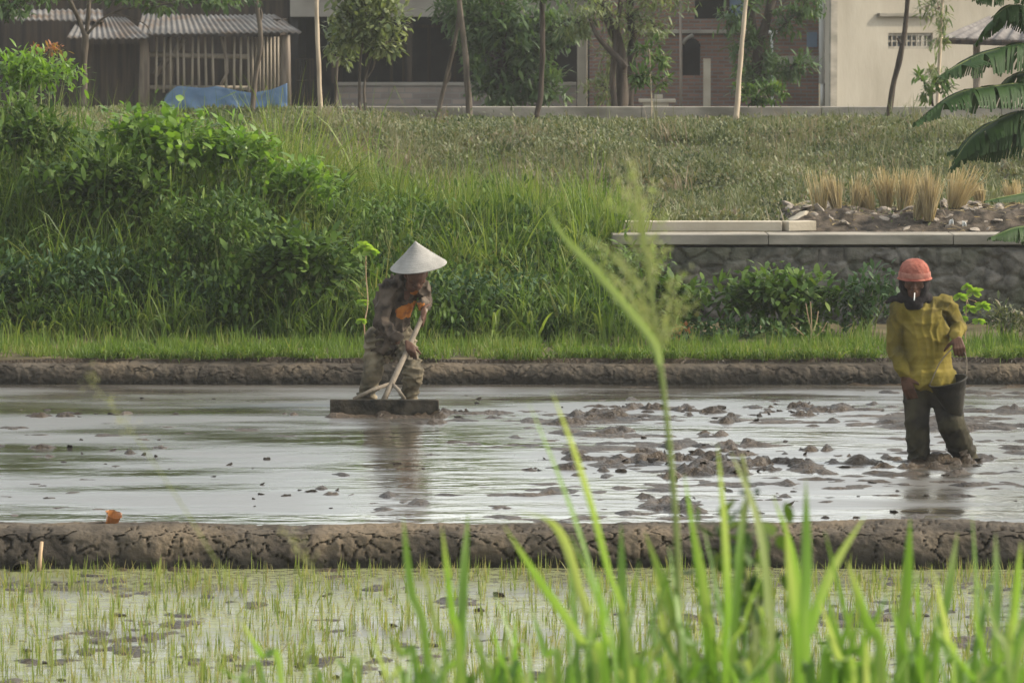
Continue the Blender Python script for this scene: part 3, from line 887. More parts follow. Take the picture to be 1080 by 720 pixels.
# ------------------------------------------------------------------ trees
def tree(name, label, paths, m, blobs=(), leafm='tree_leaf', group=None, L=.12, W=.05, cat='tree', flat=True, droop=.6):
    """paths: [(points, r0, r1)]; blobs: [(centre, radius xyz, n leaves)]"""
    base = Vector(paths[0][0][0])
    r = empty(name, base); tag(r, label, cat, group)
    mb = MB()
    for pts, r0, r1 in paths:
        q = polyline([Vector(p) - base for p in pts], max(6, 5 * len(pts)))
        rr = np.linspace(r0, r1, len(q))
        if pts is paths[0][0]: rr[0] *= 1.3
        mb.tube(q, list(rr), 9, .35)
    mb.build('trunk', m, r, True)
    if blobs:
        rb = Rib()
        for c, rad, n in blobs:
            tw = MB()
            c = Vector(c) - base
            nc = max(3, n // 26)
            for k in range(nc):                              # leaves sit in bunches around twigs
                d = rng.normal(size=3); d /= np.linalg.norm(d)
                cc = np.array(c) + d * np.array(rad) * rng.uniform(.35, 1.0)
                m_ = n // nc
                pos = cc + rng.normal(size=(m_, 3)) * np.array(rad) * .22
                dd = rng.normal(size=(m_, 3)) * .7 + d * .7; dd /= np.linalg.norm(dd, axis=1)[:, None]
                vv = np.clip(rng.normal(rng.uniform(.2, .8), .18, m_), 0, 1)
                rb.add(pos, dd, L * rng.uniform(.6, 1.3, m_), W * rng.uniform(.7, 1.2, m_), droop, 3, 'leaf', flat, vv)
                if k % 2 == 0: tw.tube([tuple(c), tuple(cc * .5 + np.array(c) * .5 + [0, 0, .05]), tuple(cc)], [.012, .01, .004], 5)
            if tw.V: tw.build('branch', m, r, True)
        rb.obj('crown', M[leafm], r)
    return r


def TP(l, Y): return [P(a, b, Y) for a, b in l]


Yt = 63.2
px2 = Yt / F / 2                                            # half a pixel's width in metres at the levee top
tree('roadside_tree', 'grey forked tree before the left part of the hut', [
    (TP([(87, 112), (88, 80), (89, 55), (90, 34)], 62.5), 8 * px2, 7 * px2),
    (TP([(89, 38), (83, 20), (74, 0), (66, -30)], 62.5), 5 * px2, 4 * px2),
    (TP([(91, 36), (93, 18), (95, -25)], 62.6), 5 * px2, 4 * px2),
    (TP([(92, 36), (108, 20), (130, 10), (165, 5), (215, 0)], 62.3), 3 * px2, 1 * px2),
    (TP([(120, 13), (150, 24), (160, 36)], 62.2), 1.5 * px2, .6 * px2)], M['bark'],
    [(P(60, -10, 62), (.7, .5, .2), 260), (P(150, -6, 62), (.7, .5, .16), 360), (P(10, 6, 62), (.5, .3, .16), 320), (P(230, -2, 62.3), (.5, .3, .1), 260), (P(165, 6, 62.3), (.3, .25, .08), 60)])
tree('roadside_tree', 'slender crooked tree before the right end of the hut', [
    (TP([(266, 118), (268, 92), (272, 66), (275, 40), (272, 12), (267, -30)], 63), 5.5 * px2, 4.5 * px2),
    (TP([(274, 24), (276, 16), (275, 10)], 63), 3 * px2, 1.4 * px2)], M['bark'])
tree('pale_trunk_tree', 'straight pale trunk lit bright by the sun beside the leafy tree', [
    (TP([(338, 134), (337, 90), (335, 45), (334, 0), (334, -40)], 62.8), 5 * px2, 4.2 * px2)], M['bark_pale'])
tree('leafy_tree', 'small leafy tree with a round pale green crown', [
    (TP([(378, 128), (379, 95), (380, 62), (384, 40)], 64.6), 3.2 * px2, 2.4 * px2),
    (TP([(387, 128), (384, 100), (386, 80), (392, 60)], 64.6), 3 * px2, 2 * px2),
    (TP([(386, 84), (394, 70), (396, 56)], 64.6), 1.8 * px2, 1.2 * px2),
    (TP([(355, 124), (354, 95), (356, 60)], 65), 3.5 * px2, 3 * px2)], M['bark'],
    [(P(395, 22, 64.5), (.42, .4, .36), 900), (P(372, 30, 64.5), (.34, .35, .3), 560), (P(410, 48, 64.4), (.22, .25, .2), 300), (P(385, -10, 64.5), (.5, .4, .35), 600), (P(356, 45, 65.2), (.22, .3, .3), 360)], 'tree_pale', L=.13, W=.055)
tree('roadside_tree', 'pair of leaning trunks that meet above the parapet', [
    (TP([(495, 126), (493, 90), (490, 50), (485, 5), (482, -40)], 63.4), 7 * px2, 5.5 * px2),
    (TP([(461, 126), (468, 92), (476, 60), (483, 25), (488, -30)], 63.8), 4.5 * px2, 4 * px2),
    (TP([(469, 90), (474, 82), (475, 76)], 63.8), 2.5 * px2, 1.5 * px2)], M['bark'])
tree('roadside_tree', 'dark slim tree standing left of the beige column', [
    (TP([(565, 124), (570, 100), (572, 60), (572, 20), (571, -40)], 63.6), 6 * px2, 5 * px2)], M['bark_dark'],
    [(P(600, -8, 63.4), (.5, .4, .12), 220), (P(560, -10, 63.4), (.4, .4, .12), 180)])
tree('dark_tree', 'dense dark tree with hanging foliage before the veranda', [
    (TP([(527, 118), (528, 90), (530, 50), (528, 0)], 76), .09, .07)], M['bark_dark'],
    [(P(528, 20, 76), (.75, .7, .5), 1100), (P(555, 50, 76), (.4, .5, .4), 620), (P(505, 55, 76), (.35, .4, .35), 420), (P(550, 85, 76), (.5, .4, .3), 620), (P(520, 95, 76), (.4, .4, .25), 500), (P(490, 15, 76), (.5, .5, .4), 700), (P(585, 30, 76), (.4, .4, .3), 420), (P(575, 92, 76), (.35, .4, .25), 380)], L=.2, W=.06)
tree('gnarled_tree', 'dark gnarled multi stemmed tree at the left end of the brick house', [
    (TP([(655, 118), (656, 80), (652, 45), (640, 15), (625, -25)], 74), .1, .07),
    (TP([(662, 118), (664, 80), (668, 40), (664, 10), (670, -30)], 74.2), .085, .06),
    (TP([(648, 118), (646, 80), (650, 40), (655, 0)], 73.8), .05, .04),
    (TP([(660, 72), (645, 55), (630, 38), (622, 20)], 73.6), .05, .03)], M['bark_dark'],
    [(P(625, 5, 74), (.45, .5, .25), 420), (P(660, 20, 74), (.5, .4, .3), 420), (P(690, 25, 74), (.35, .4, .25), 300), (P(650, 60, 74.5), (.4, .4, .3), 420), (P(700, -5, 74), (.5, .4, .25), 420), (P(640, 95, 74.5), (.4, .4, .2), 300), (P(610, 25, 74), (.35, .4, .2), 300)], 'tree_pale', L=.14, W=.035)
tree('sapling', 'thin sapling with an umbrella of light leaves before the brick house', [
    (TP([(687, 128), (687, 100), (686, 78), (685, 52)], 64.2), 1.5 * px2, .8 * px2)], M['bark_pale'],
    [(P(686, 80, 64.2), (.26, .25, .1), 150), (P(672, 88, 64.2), (.12, .15, .06), 50), (P(700, 86, 64.2), (.12, .15, .06), 50), (P(680, 55, 64.4), (.2, .2, .16), 130), (P(698, 60, 64.4), (.14, .2, .1), 70)], 'shrub', L=.13, W=.04)
tree('roadside_tree', 'thin tilted trunk sunlit along its right side before the brick house', [
    (TP([(776, 127), (779, 90), (782, 50), (786, 10), (791, -40)], 63.3), 6 * px2, 3.5 * px2)], M['bark_pale'])
tree('dark_tree', 'forked dark tree with drooping leaves against the right half of the brick wall', [
    (TP([(797, 116), (798, 80), (800, 50), (808, 25), (818, -20)], 78), .09, .07),
    (TP([(799, 50), (794, 25), (792, -20)], 78), .07, .06)], M['bark_dark'],
    [(P(800, 60, 78), (.3, .4, .4), 420), (P(785, 45, 78), (.3, .3, .3), 260), (P(850, 2, 78), (.4, .4, .2), 240), (P(835, 70, 78), (.3, .3, .2), 320), (P(800, 85, 78), (.45, .4, .25), 460), (P(775, 10, 78), (.4, .4, .3), 300), (P(830, 25, 78), (.3, .3, .3), 260)], L=.17, W=.045)
tree('small_shrub', 'round bushy shrub on a thin stem against the low wall', [
    (TP([(803, 128), (803, 112), (803, 96)], 65.2), 1.6 * px2, 1 * px2)], M['bark_pale'],
    [(P(803, 98, 65.2), (.3, .25, .13), 420), (P(785, 98, 65.2), (.14, .2, .1), 130), (P(820, 94, 65.2), (.14, .2, .08), 120)], 'shrub', L=.09, W=.035, cat='shrub')
tree('roadside_tree', 'dark brown bent trunk in front of the plastered wall', [
    (TP([(936, 128), (941, 95), (948, 66), (953, 40), (956, 15), (960, -40)], 63.4), 6.5 * px2, 5 * px2),
    (TP([(950, 46), (947, 42), (947, 40)], 63.3), 3 * px2, 2 * px2)], M['bark_dark'])
tree('feathery_tree', 'slim feathery tree with pale leaves before the plastered wall', [
    (TP([(988, 118), (990, 80), (992, 40), (996, -30)], 70), .03, .02)], M['bark_pale'],
    [(P(990, 10, 70), (.28, .3, .3), 260), (P(994, 40, 70), (.2, .25, .22), 140), (P(985, 70, 70), (.18, .2, .15), 90), (P(996, -20, 70), (.4, .3, .2), 200)], 'tree_pale', L=.13, W=.03)
tree('small_shrub', 'small glossy leaved shrub by the foot of the plastered wall', [
    (TP([(985, 120), (983, 104), (984, 84)], 67), .02, .01)], M['bark_dark'],
    [(P(984, 92, 67), (.24, .25, .26), 150), (P(972, 86, 67), (.12, .15, .1), 40)], 'shrub', L=.15, W=.05, cat='shrub')
# rows of woods behind the houses
lab = ['tall dark tree whose crown closes the view behind the hut', 'dark tree behind the gap between hut and veranda house', 'dark tree crown rising behind the roof of the veranda house',
       'dark tree behind the ridge of the brick house', 'dark broad tree at the left edge behind the hut']
for i, (px, Y, w, h) in enumerate(((180, 101, 3.2, 2.6), (305, 104, 2.6, 3.0), (520, 106, 3.4, 2.6), (700, 108, 3.4, 3.0), (40, 97, 2.8, 2.4))):
    b = P(px, 100, Y); b.z = .4
    tree('background_tree', lab[i], [([b, b + Vector((.1, 0, 1.6)), b + Vector((0, 0, 3.4))], .22, .12)], M['bark_dark'],
         [(b + Vector((0, 0, 3.4)), (w * .8, 1.6, h * .55), 2400), (b + Vector((-w * .4, 0, 2.6)), (w * .45, 1.2, h * .4), 900), (b + Vector((w * .45, .2, 2.7)), (w * .45, 1.2, h * .4), 900)], L=.32, W=.14, group='trees behind the houses')

# ------------------------------------------------------------------ grass (nobody could count it)
def scatter(n, x0, x1, y0, y1, dens=None):
    x = rng.uniform(x0, x1, n); y = rng.uniform(y0, y1, n)
    if dens is not None:
        k = rng.random(n) < dens(x, y); x, y = x[k], y[k]
    return x, y


def tufts(x, y, per, spread):
    x = np.repeat(x, per) + rng.normal(0, spread, len(x) * per); y = np.repeat(y, per) + rng.normal(0, spread, len(y) * per)
    return x, y


def updir(n, tilt):
    a = rng.uniform(0, 2 * np.pi, n); t = np.abs(rng.normal(0, tilt, n))
    return np.stack([np.sin(t) * np.cos(a), np.sin(t) * np.sin(a), np.cos(t)], -1)


def wl(x): return 1 - sst(-2.6, -.7, x)


# A. short bright grass along the far bund
r = Rib()
x, y = scatter(1700, -6, 6, 39.62, 41.5, lambda x, y: .25 + .75 * sst(.35, .6, fbm(x * 1.3, y * 1.3, 1, 3)))
x, y = tufts(x, y, 13, .03)
n = len(x); hh = rng.uniform(.05, .13, n) * (.6 + .8 * vn(x * 2, y * 2, 3.))
r.add(np.stack([x, y, H(x, y) - .01], -1), updir(n, .45), hh, rng.uniform(.006, .012, n), rng.uniform(.1, .9, n), 4, v=np.clip(vn(x * 1.2, y * 1.2, 8.) * .7 + rng.normal(.1, .18, n), 0, 1))
x, y = scatter(200, -6, 6, 39.9, 41.4); x, y = tufts(x, y, 9, .03); n = len(x)
r.add(np.stack([x, y, H(x, y) - .01], -1), updir(n, .3), rng.uniform(.1, .26, n), rng.uniform(.006, .012, n), rng.uniform(.1, .7, n), 4)
x, y = scatter(520, -6, 6, 39.62, 39.8, lambda x, y: .15 + .85 * sst(.4, .6, fbm(x * 2.2, 3.1, 5, 3)))
x, y = tufts(x, y, 12, .03); y = np.maximum(y, 39.6); n = len(x); d = updir(n, .4); d[:, 1] -= .5; d /= np.linalg.norm(d, axis=1)[:, None]
r.add(np.stack([x, y, H(x, y) - .01], -1), d, rng.uniform(.08, .22, n), rng.uniform(.006, .012, n), rng.uniform(.8, 2.4, n), 5, v=np.clip(rng.normal(.45, .25, n), 0, 1))
tag(r.obj('grass', M['grass_bright']), 'short bright green grass on the far bund', 'grass', kind='stuff')

# B. tall reedy grass over the left and middle bank
r = Rib()


def bank_dens(x, y):
    edge = 1 - sst(.55, 1.25, x)
    return edge * (.35 + .65 * sst(.36, .55, fbm(x * .9, y * .9, 4.5, 3)))




def clump(r, x, y, per, spread, hmin, hmax, tilt, w0, w1, dr0, dr1, vbase, vs=.12, nseg=6, hf=None, dz=.03):
    """tufts: blades of one tuft share a lean, a height and a hue"""
    m = len(x)
    la = rng.uniform(0, 6.28, m); lt = np.abs(rng.normal(0, .22, m))
    th = rng.uniform(hmin, hmax, m) * rng.lognormal(0, .22, m) * (1 if hf is None else hf)
    tv = np.clip(vbase + rng.normal(0, .16, m), 0, 1)
    X, Y_ = tufts(x, y, per, spread); n = m * per
    d = updir(n, tilt); rp = lambda q: np.repeat(q, per)
    d[:, 0] += rp(np.cos(la) * lt); d[:, 1] += rp(np.sin(la) * lt); d /= np.linalg.norm(d, axis=1)[:, None]
    r.add(np.stack([X, Y_, H(X, Y_) - dz], -1), d, rp(th) * rng.uniform(.45, 1.05, n), rng.uniform(w0, w1, n), rng.uniform(dr0, dr1, n), nseg, v=np.clip(rp(tv) + rng.normal(0, vs, n), 0, 1))


x, y = scatter(2300, -6, 1.3, 43.0, 49, bank_dens)
clump(r, x, y, 22, .05, .35, .75, .3, .008, .018, .2, 2.0, .15 + .55 * (fbm(x * .7, y * .7, 21., 2)), hf=(.5 + 1.0 * sst(.3, .7, fbm(x * .6, y * .5, 11., 3))) * (.75 + .3 * wl(x)) * (1 - .35 * sst(46, 49, y)))
x, y = scatter(720, -6, 1.2, 41.35, 43.2, bank_dens)
clump(r, x, y, 20, .05, .3, .68, .36, .009, .019, .5, 2.4, .2 + .5 * (fbm(x * .9, y * .7, 21., 2)))
# bright upright reeds on the brow
x, y = scatter(520, -2.9, .9, 44.0, 46.8, lambda x, y: sst(.38, .58, fbm(x * .9, y, 14.5, 2)))
clump(r, x, y, 20, .05, .4, .75, .22, .008, .015, .1, 1.2, .6)
x, y = scatter(430, -6, -2.6, 42.4, 46.4)
clump(r, x, y, 20, .05, .5, 1.15, .3, .01, .019, .3, 2.2, .42)
TG = r
tag(r.obj('tall_grass', M['grass_reed']), 'tall reedy grass growing over the bank behind the farmers', 'grass', kind='stuff')

# C. rough low cover of the terrace and the levee
r = Rib()
x, y = scatter(15000, -8.5, 8.5, 45.0, 65.6, lambda x, y: np.where((x < .9) & (y < 46), 0,   .12 + .88 * sst(.4, .56, fbm(x * 1.1, y * .8, 31., 3))))
pt = fbm(x * .5, y * .28, 17., 3)
clump(r, x, y, 13, .05, .06, .17, .75, .012, .03, .3, 2.0, np.clip(.05 + 1.3 * (pt - .3) + .5 * sst(.58, .68, fbm(x * .9, y * .5, 91., 3)), 0, 1), nseg=3, dz=.01,
      hf=(.5 + 1.3 * sst(.4, .72, fbm(x * .8, y * .5, 41., 3))) * (1 - (.45 + .25 * sst(-2, 0, x)) * sst(57, 61, y)))
x, y = tufts(x, y, 12, .09); n = len(x)
k = rng.random(n) < .8
x, y = x[k], y[k]; n = len(x)
r.add(np.stack([x, y, H(x, y) + (.02 + .13 * rng.random(n) * sst(.4, .65, fbm(x * 1.3, y * .9, 61., 3))) * (1 - .5 * sst(57, 61, y))], -1), updir(n, 1.0), rng.uniform(.03, .07, n), rng.uniform(.015, .035, n), .5, 3, 'leaf', True, v=np.clip(.1 + 1.3 * (fbm(x * .5, y * .28, 17., 3) - .3) + rng.normal(0, .18, n), 0, 1))
tag(r.obj('ground_cover', M['grass_cover']), 'dull olive grass and weeds covering the terrace and the levee', 'grass', kind='stuff')

# low mounds of weeds on the terrace and the levee
r = Rib()
x, y = scatter(1000, -3, 7, 46.5, 63.5, lambda x, y: .35 + .65 * sst(.4, .6, fbm(x * .8, y * .5, 81., 3)))
m_ = len(x); rad = rng.uniform(.1, .3, m_) * rng.lognormal(0, .35, m_); rad[:70] = rng.uniform(.32, .6, 70); tv = rng.uniform(.05, .75, m_); per = 150
a = rng.normal(size=(m_ * per, 3)); a /= np.linalg.norm(a, axis=1)[:, None]; a[:, 2] = np.abs(a[:, 2]); rp = np.repeat(rad, per) * rng.uniform(.5, 1.05, m_ * per)
X2, Y2 = np.repeat(x, per) + a[:, 0] * rp * 1.3, np.repeat(y, per) + a[:, 1] * rp
hsc = np.repeat(.75 - .4 * sst(57, 61, y), per)
dd = a + rng.normal(0, .5, a.shape); dd /= np.linalg.norm(dd, axis=1)[:, None]
r.add(np.stack([X2, Y2, H(X2, Y2) + a[:, 2] * rp * hsc], -1), dd, rng.uniform(.03, .075, m_ * per), rng.uniform(.012, .03, m_ * per), .6, 3, 'leaf', True, v=np.clip(np.repeat(tv, per) + rng.normal(0, .14, m_ * per), 0, 1))
tag(r.obj('weeds', M['grass_cover']), 'low mounds of dull weeds rolling over the terrace and the levee', 'weeds', kind='stuff')

# a lighter stand of loose grass on the terrace
r = Rib()
x, y = scatter(2000, -3, 7.5, 46.5, 63, lambda x, y: .08 + .92 * sst(.45, .62, fbm(x * .7, y * .35, 51., 2)))
x, y = tufts(x, y, 20, .1); n = len(x)
r.add(np.stack([x, y, H(x, y) - .02], -1), updir(n, .35), rng.uniform(.1, .34, n) * (1 - .5 * sst(57, 62, y)), rng.uniform(.005, .01, n), rng.uniform(.1, .9, n), 5, v=np.clip(rng.normal(.58, .2, n), 0, 1))
x, y = scatter(330, -3, 7, 46.5, 60, lambda x, y: .1 + .9 * sst(.48, .6, fbm(x * .6, y * .4, 101., 3)))
clump(r, x, y, 34, .06, .22, .5, .3, .008, .016, .2, 1.6, .3 + .5 * vn(x * .8, y * .5, 3.), nseg=5)
x, y = scatter(90, -3, 7, 46.5, 62)
clump(r, x, y, 26, .07, .15, .4, .35, .006, .012, .2, 1.8, .95, nseg=5)
tag(r.obj('terrace_grass', M['grass_cover']), 'loose feathery grass standing in patches on the terrace', 'grass', kind='stuff')


# dark leafy undergrowth under the reeds
r = Rib()
x, y = scatter(2300, -6, 1.2, 41.5, 47, lambda x, y: (1 - sst(.6, 1.2, x)) * (.2 + .8 * sst(.42, .56, fbm(x * 1.2, y * 1.2, 71., 3))) * (1 - .75 * sst(44, 45.5, y) * sst(-2.8, -2, x)))
hb_ = rng.uniform(.12, .45, len(x)) * (.7 + .7 * fbm(x, y, 77., 2)) * (1 + .35 * wl(x)); tv = rng.uniform(.1, .8, len(x)); per = 46
X2, Y2 = tufts(x, y, per, .1); n = len(X2)
r.add(np.stack([X2, Y2, H(X2, Y2) + np.repeat(hb_, per) * rng.uniform(.1, 1, n)], -1), updir(n, 1.0), rng.uniform(.05, .1, n), rng.uniform(.02, .045, n), .7, 3, 'leaf', True, v=np.clip(np.repeat(tv, per) + rng.normal(0, .15, n), 0, 1))
tag(r.obj('undergrowth', M['shrub']), 'dark leafy undergrowth tangled over the lower bank', 'undergrowth', kind='stuff')


# ------------------------------------------------------------------ single plants on the bank
def bush(name, label, px, py, Y, rad, n, m, L=.09, W=.04, cat='shrub', group=None, droop=.7, z0=None, stems=5, flat=True):
    """leafy plant whose crown is centred on that line of sight"""
    c = P(px, py, Y)
    b = Vector((c.x, Y, float(H(c.x, Y)) if z0 is None else z0))
    root = empty(name, b); tag(root, label, cat, group)
    cc = np.array(c - b)
    rb = Rib(); st = MB()
    nb = max(4, n // 30)
    for k in range(nb):
        d = rng.normal(size=3); d /= np.linalg.norm(d); d[2] = abs(d[2]) if rng.random() < .7 else d[2]
        e = cc + d * np.array(rad) * rng.uniform(.3, 1)
        e[2] = max(e[2], .03)
        m_ = n // nb
        pos = e + rng.normal(size=(m_, 3)) * np.array(rad) * .23
        pos[:, 2] = np.maximum(pos[:, 2], .01)
        dd = rng.normal(size=(m_, 3)) * .8 + d * .8; dd /= np.linalg.norm(dd, axis=1)[:, None]
        rb.add(pos, dd, L * rng.uniform(.55, 1.3, m_), W * rng.uniform(.7, 1.25, m_), droop, 4, 'leaf', flat, np.clip(rng.normal(rng.uniform(.25, .75), .17, m_), 0, 1))
        if k < stems * 3:
            st.tube(polyline([(rng.normal(0, .03), rng.normal(0, .03), -.03), tuple(e * .55 + [0, 0, -.02]), tuple(e)], 6), list(np.linspace(.009, .003, 6)), 5)
    rb.obj('foliage', M[m], root)
    st.build('stems', M['stem'], root, True)
    return root


bush('leafy_shrub', 'dense dark shrub with broad glossy leaves left of the farmer in the cone hat', 312, 286, 41.75, (.48, .3, .34), 1300, 'shrub', .11, .06)
bush('leafy_shrub', 'feathery mid green shrub in the middle of the left bank', 235, 245, 42.3, (.55, .4, .32), 1500, 'shrub', .09, .03)
bush('leafy_shrub', 'bright broad leaved plant on top of the left bank', 170, 160, 43.6, (.6, .35, .36), 760, 'shrub_bright', .12, .07)
bush('leafy_shrub', 'bright leafy shoots standing on the brow right of the bank top', 250, 172, 43.7, (.42, .3, .36), 620, 'shrub_bright', .12, .06)
bush('leafy_shrub', 'light green shrub with reddish shoots at the upper left corner', 38, 82, 45.5, (.45, .35, .22), 900, 'shrub_bright', .1, .035)
bush('leafy_shrub', 'mid green weedy shrub bulking up at the left edge of the bank', 25, 150, 44.0, (.5, .35, .42), 1300, 'shrub', .11, .04)
bush('leafy_shrub', 'broad leaved weeds below the bright plant of the left bank', 110, 205, 43.2, (.6, .35, .36), 1300, 'shrub', .12, .055)
bush('leafy_shrub', 'yellow green shrub between the tall reeds above the dark glossy shrub', 320, 205, 43.6, (.42, .35, .26), 800, 'shrub_bright', .1, .045)
bush('red_shrub', 'sprig of reddish brown leaves above the light green shrub', 50, 54, 46.9, (.22, .15, .07), 110, 'red_leaf', .07, .025)
bush('leafy_shrub', 'dark undergrowth at the foot of the left bank', 70, 300, 42.0, (.75, .35, .35), 900, 'shrub_dull', .09, .035)
bush('leafy_shrub', 'dark undergrowth between the shrub and the left clump of broad grass', 215, 320, 41.9, (.5, .3, .22), 600, 'shrub_dull', .08, .035)
bush('leafy_shrub', 'deep green bush right behind the farmer in the cone hat', 500, 318, 42.0, (.55, .3, .28), 800, 'shrub_dull', .08, .035)
bush('leafy_shrub', 'mixed green bush left of the end of the stone wall', 665, 300, 42.4, (.36, .3, .36), 560, 'shrub', .09, .035)
bush('creeper_shrub', 'low green shrub with yellow spots over the brow of the bank', 420, 238, 43.2, (.6, .35, .22), 600, 'shrub', .07, .025)
bush('castor_shrub', 'wide green shrub in front of the middle of the stone wall', 822, 322, 42.3, (.6, .35, .32), 1700, 'shrub', .11, .05)
bush('castor_shrub', 'leafy shrub against the left end of the stone wall', 715, 325, 42.4, (.27, .3, .3), 700, 'shrub', .11, .045)
bush('castor_shrub', 'bluish green weed behind the shoulder of the man in yellow', 915, 322, 42.4, (.27, .25, .32), 700, 'shrub_dull', .09, .035)
bush('low_weed', 'patch of dull weeds along the foot of the stone wall', 775, 352, 41.9, (.75, .25, .12), 700, 'shrub_dull', .07, .03)
bush('low_weed', 'soft green weed at the right end of the stone wall', 1058, 342, 41.8, (.28, .25, .17), 480, 'grass_cover', .07, .025)
bush('low_weed', 'sprawling weed right behind the far bund at the extreme left', -5, 320, 42.0, (.35, .3, .3), 400, 'shrub_dull', .08, .03)

# papaya-like plant with bright leaves, young climbers
def palm_leaf_plant(name, label, stem, tops, Y, m, cat='plant', fr=.085, lobes=7):
    q = [P(a, b, Y) for a, b in stem]
    q[0].z = float(H(q[0].x, Y)) - .01
    root = empty(name, q[0]); tag(root, label, cat)
    st = MB(); st.tube(polyline([x - q[0] for x in q], 12), list(np.linspace(.007, .003, 12)), 6)
    rb = Rib()
    for (a, b, s) in tops:
        e = P(a, b, Y - rng.uniform(-.05, .08)) - q[0]
        near = min((x - q[0] for x in q), key=lambda v: (v - e).length)
        st.tube([tuple(near), tuple((near + e) / 2 + Vector((0, 0, .01))), tuple(e)], .0025, 5)
        for k in range(lobes):
            an = -1.9 + 3.8 * k / (lobes - 1) + rng.normal(0, .1)
            d = Vector((math.sin(an), -.55 + rng.normal(0, .15), math.cos(an) * .75 - .35))
            rb.add([tuple(e)], [tuple(d.normalized())], fr * s * (1 - .3 * abs(an) / 1.9), fr * s * .38, .6, 4, 'leaf', False, np.clip(rng.normal(.6, .2), 0, 1), (math.cos(an), .2, -math.sin(an)))
    rb.obj('foliage', M[m], root); st.build('stem', M['twig'], root, True)
    return root


palm_leaf_plant('papaya_plant', 'bright young plant with lobed leaves right of the man in yellow', [(1019, 372), (1018, 345), (1020, 315)],
                [(1012, 312, 1.2), (1026, 308, 1.3), (1022, 325, 1.2), (1036, 322, 1.3), (1014, 335, 1.0), (1032, 338, 1.0), (1020, 302, 1.0)], 40.8, 'lime_leaf')
palm_leaf_plant('climbing_seedling', 'tall thin seedling with yellow green leaves behind the back of the bent farmer', [(388, 372), (384, 345), (388, 320), (386, 290), (386, 264)],
                [(379, 264, 1.25), (391, 264, 1.3), (385, 259, 1.3), (383, 318, .95), (381, 338, .9)], 40.7, 'lime_leaf')
# dry twig plant
q = [P(855, 368, 41.2), P(857, 345, 41.2), P(855, 318, 41.2)]; q[0].z = float(H(q[0].x, 41.2))
mb = MB()
for pts in ([(855, 368), (856, 345), (855, 318)], [(856, 350), (852, 332), (850, 320)], [(856, 352), (861, 340), (863, 328)], [(855, 360), (846, 352), (838, 345)], [(856, 358), (866, 350), (872, 340)]):
    w_ = [P(a, b, 41.2) for a, b in pts]
    if pts[0] == (855, 368): w_[0] = q[0]
    mb.tube(polyline(w_, 8), list(np.linspace(.008, .003, 8)), 5)
tag(mb.build('dry_twig', M['twig'], None, True), 'bare reddish forked twig before the wide shrub at the wall', 'twig')
bush('flowering_weed', 'small weed with pinkish brown seed heads left of the stone wall foot', 715, 352, 41.3, (.1, .1, .1), 90, 'red_leaf', .03, .02)


def broad_grass(name, label, pts, Y, n, hgt, wid, m='grass_reed', lean=.35, v=.6):
    root_r = Rib(); c = P(pts[0], pts[1], Y); b = Vector((c.x, Y, float(H(c.x, Y)) - .01))
    hh = rng.uniform(.55, 1, n) * hgt
    pos = np.stack([rng.normal(0, .035, n), rng.normal(0, .035, n), np.zeros(n)], -1)
    root_r.add(pos, updir(n, lean), hh, wid * rng.uniform(.7, 1.1, n), rng.uniform(.5, 2.2, n), 9, v=np.clip(rng.normal(v, .15, n), 0, 1))
    o = root_r.obj(name, M[m]); o.location = b
    return tag(o, label, 'grass', 'broad leaved grass clumps along the bank foot')


for i, (px, h_, n_, lb) in enumerate(((182, .5, 16, 'broad bladed grass clump with a tall pale flower spike, leftmost on the bank foot'), (212, .36, 16, 'bright broad bladed grass clump just right of the leftmost clump'), (300, .3, 12, 'small broad grass clump under the dark glossy shrub'),
                        (520, .42, 16, 'broad bladed grass clump to the right of the bent farmer'), (560, .5, 18, 'tall arching broad grass clump, second to the right of the bent farmer'),
                        (600, .52, 20, 'widest arching broad grass clump in the middle of the bank foot'), (636, .42, 16, 'broad grass clump left of the mixed bush by the wall'), (905, .25, 18, 'low bright grass clump behind the man in yellow'))):
    broad_grass('broad_grass', lb, (px, 366), 41.35 + .1 * (i % 3), n_, h_ * 1.25, .03, 'grass_reed' if i != 1 else 'grass_bright', v=.55)

# ------------------------------------------------------------------ straw stubble and rubble behind the wall
c = P(945, 236, 46.2)
nu, nv = 150, 46
xs_, ys_ = np.linspace(P(812, 0, 45.5).x, 6.2, nu), np.linspace(44.66, 47.6, nv)
Xg, Yg = np.meshgrid(xs_, ys_)
prof = sst(0, .25, (Xg - xs_[0])) * sst(44.62, 45.2, Yg) * (1 - .5 * sst(46.2, 47.6, Yg))
Zg = .985 + prof * (.17 + .10 * (fbm(Xg * 1.6, Yg * 1.6, 3., 3) - .4)) + prof * (.09 * (fbm(Xg * 7, Yg * 7, 1., 3) - .5) + .05 * (vor(Xg * 9, Yg * 9)[1] - .5))
I = np.arange(Xg.size).reshape(Xg.shape)
Q = np.stack([I[:-1, :-1], I[:-1, 1:], I[1:, 1:], I[1:, :-1]], -1).reshape(-1, 4)
heap = npobj('rubble_heap', np.stack([Xg, Yg, Zg], -1), Q, M['rubble'])
tag(heap, 'long low heap of brown rubble and litter behind the coping', 'heap')


def heapz(x, y):
    j = int(np.clip((y - ys_[0]) / (ys_[-1] - ys_[0]) * (nv - 1), 0, nv - 1)); i = int(np.clip((x - xs_[0]) / (xs_[-1] - xs_[0]) * (nu - 1), 0, nu - 1))
    return float(Zg[j, i])


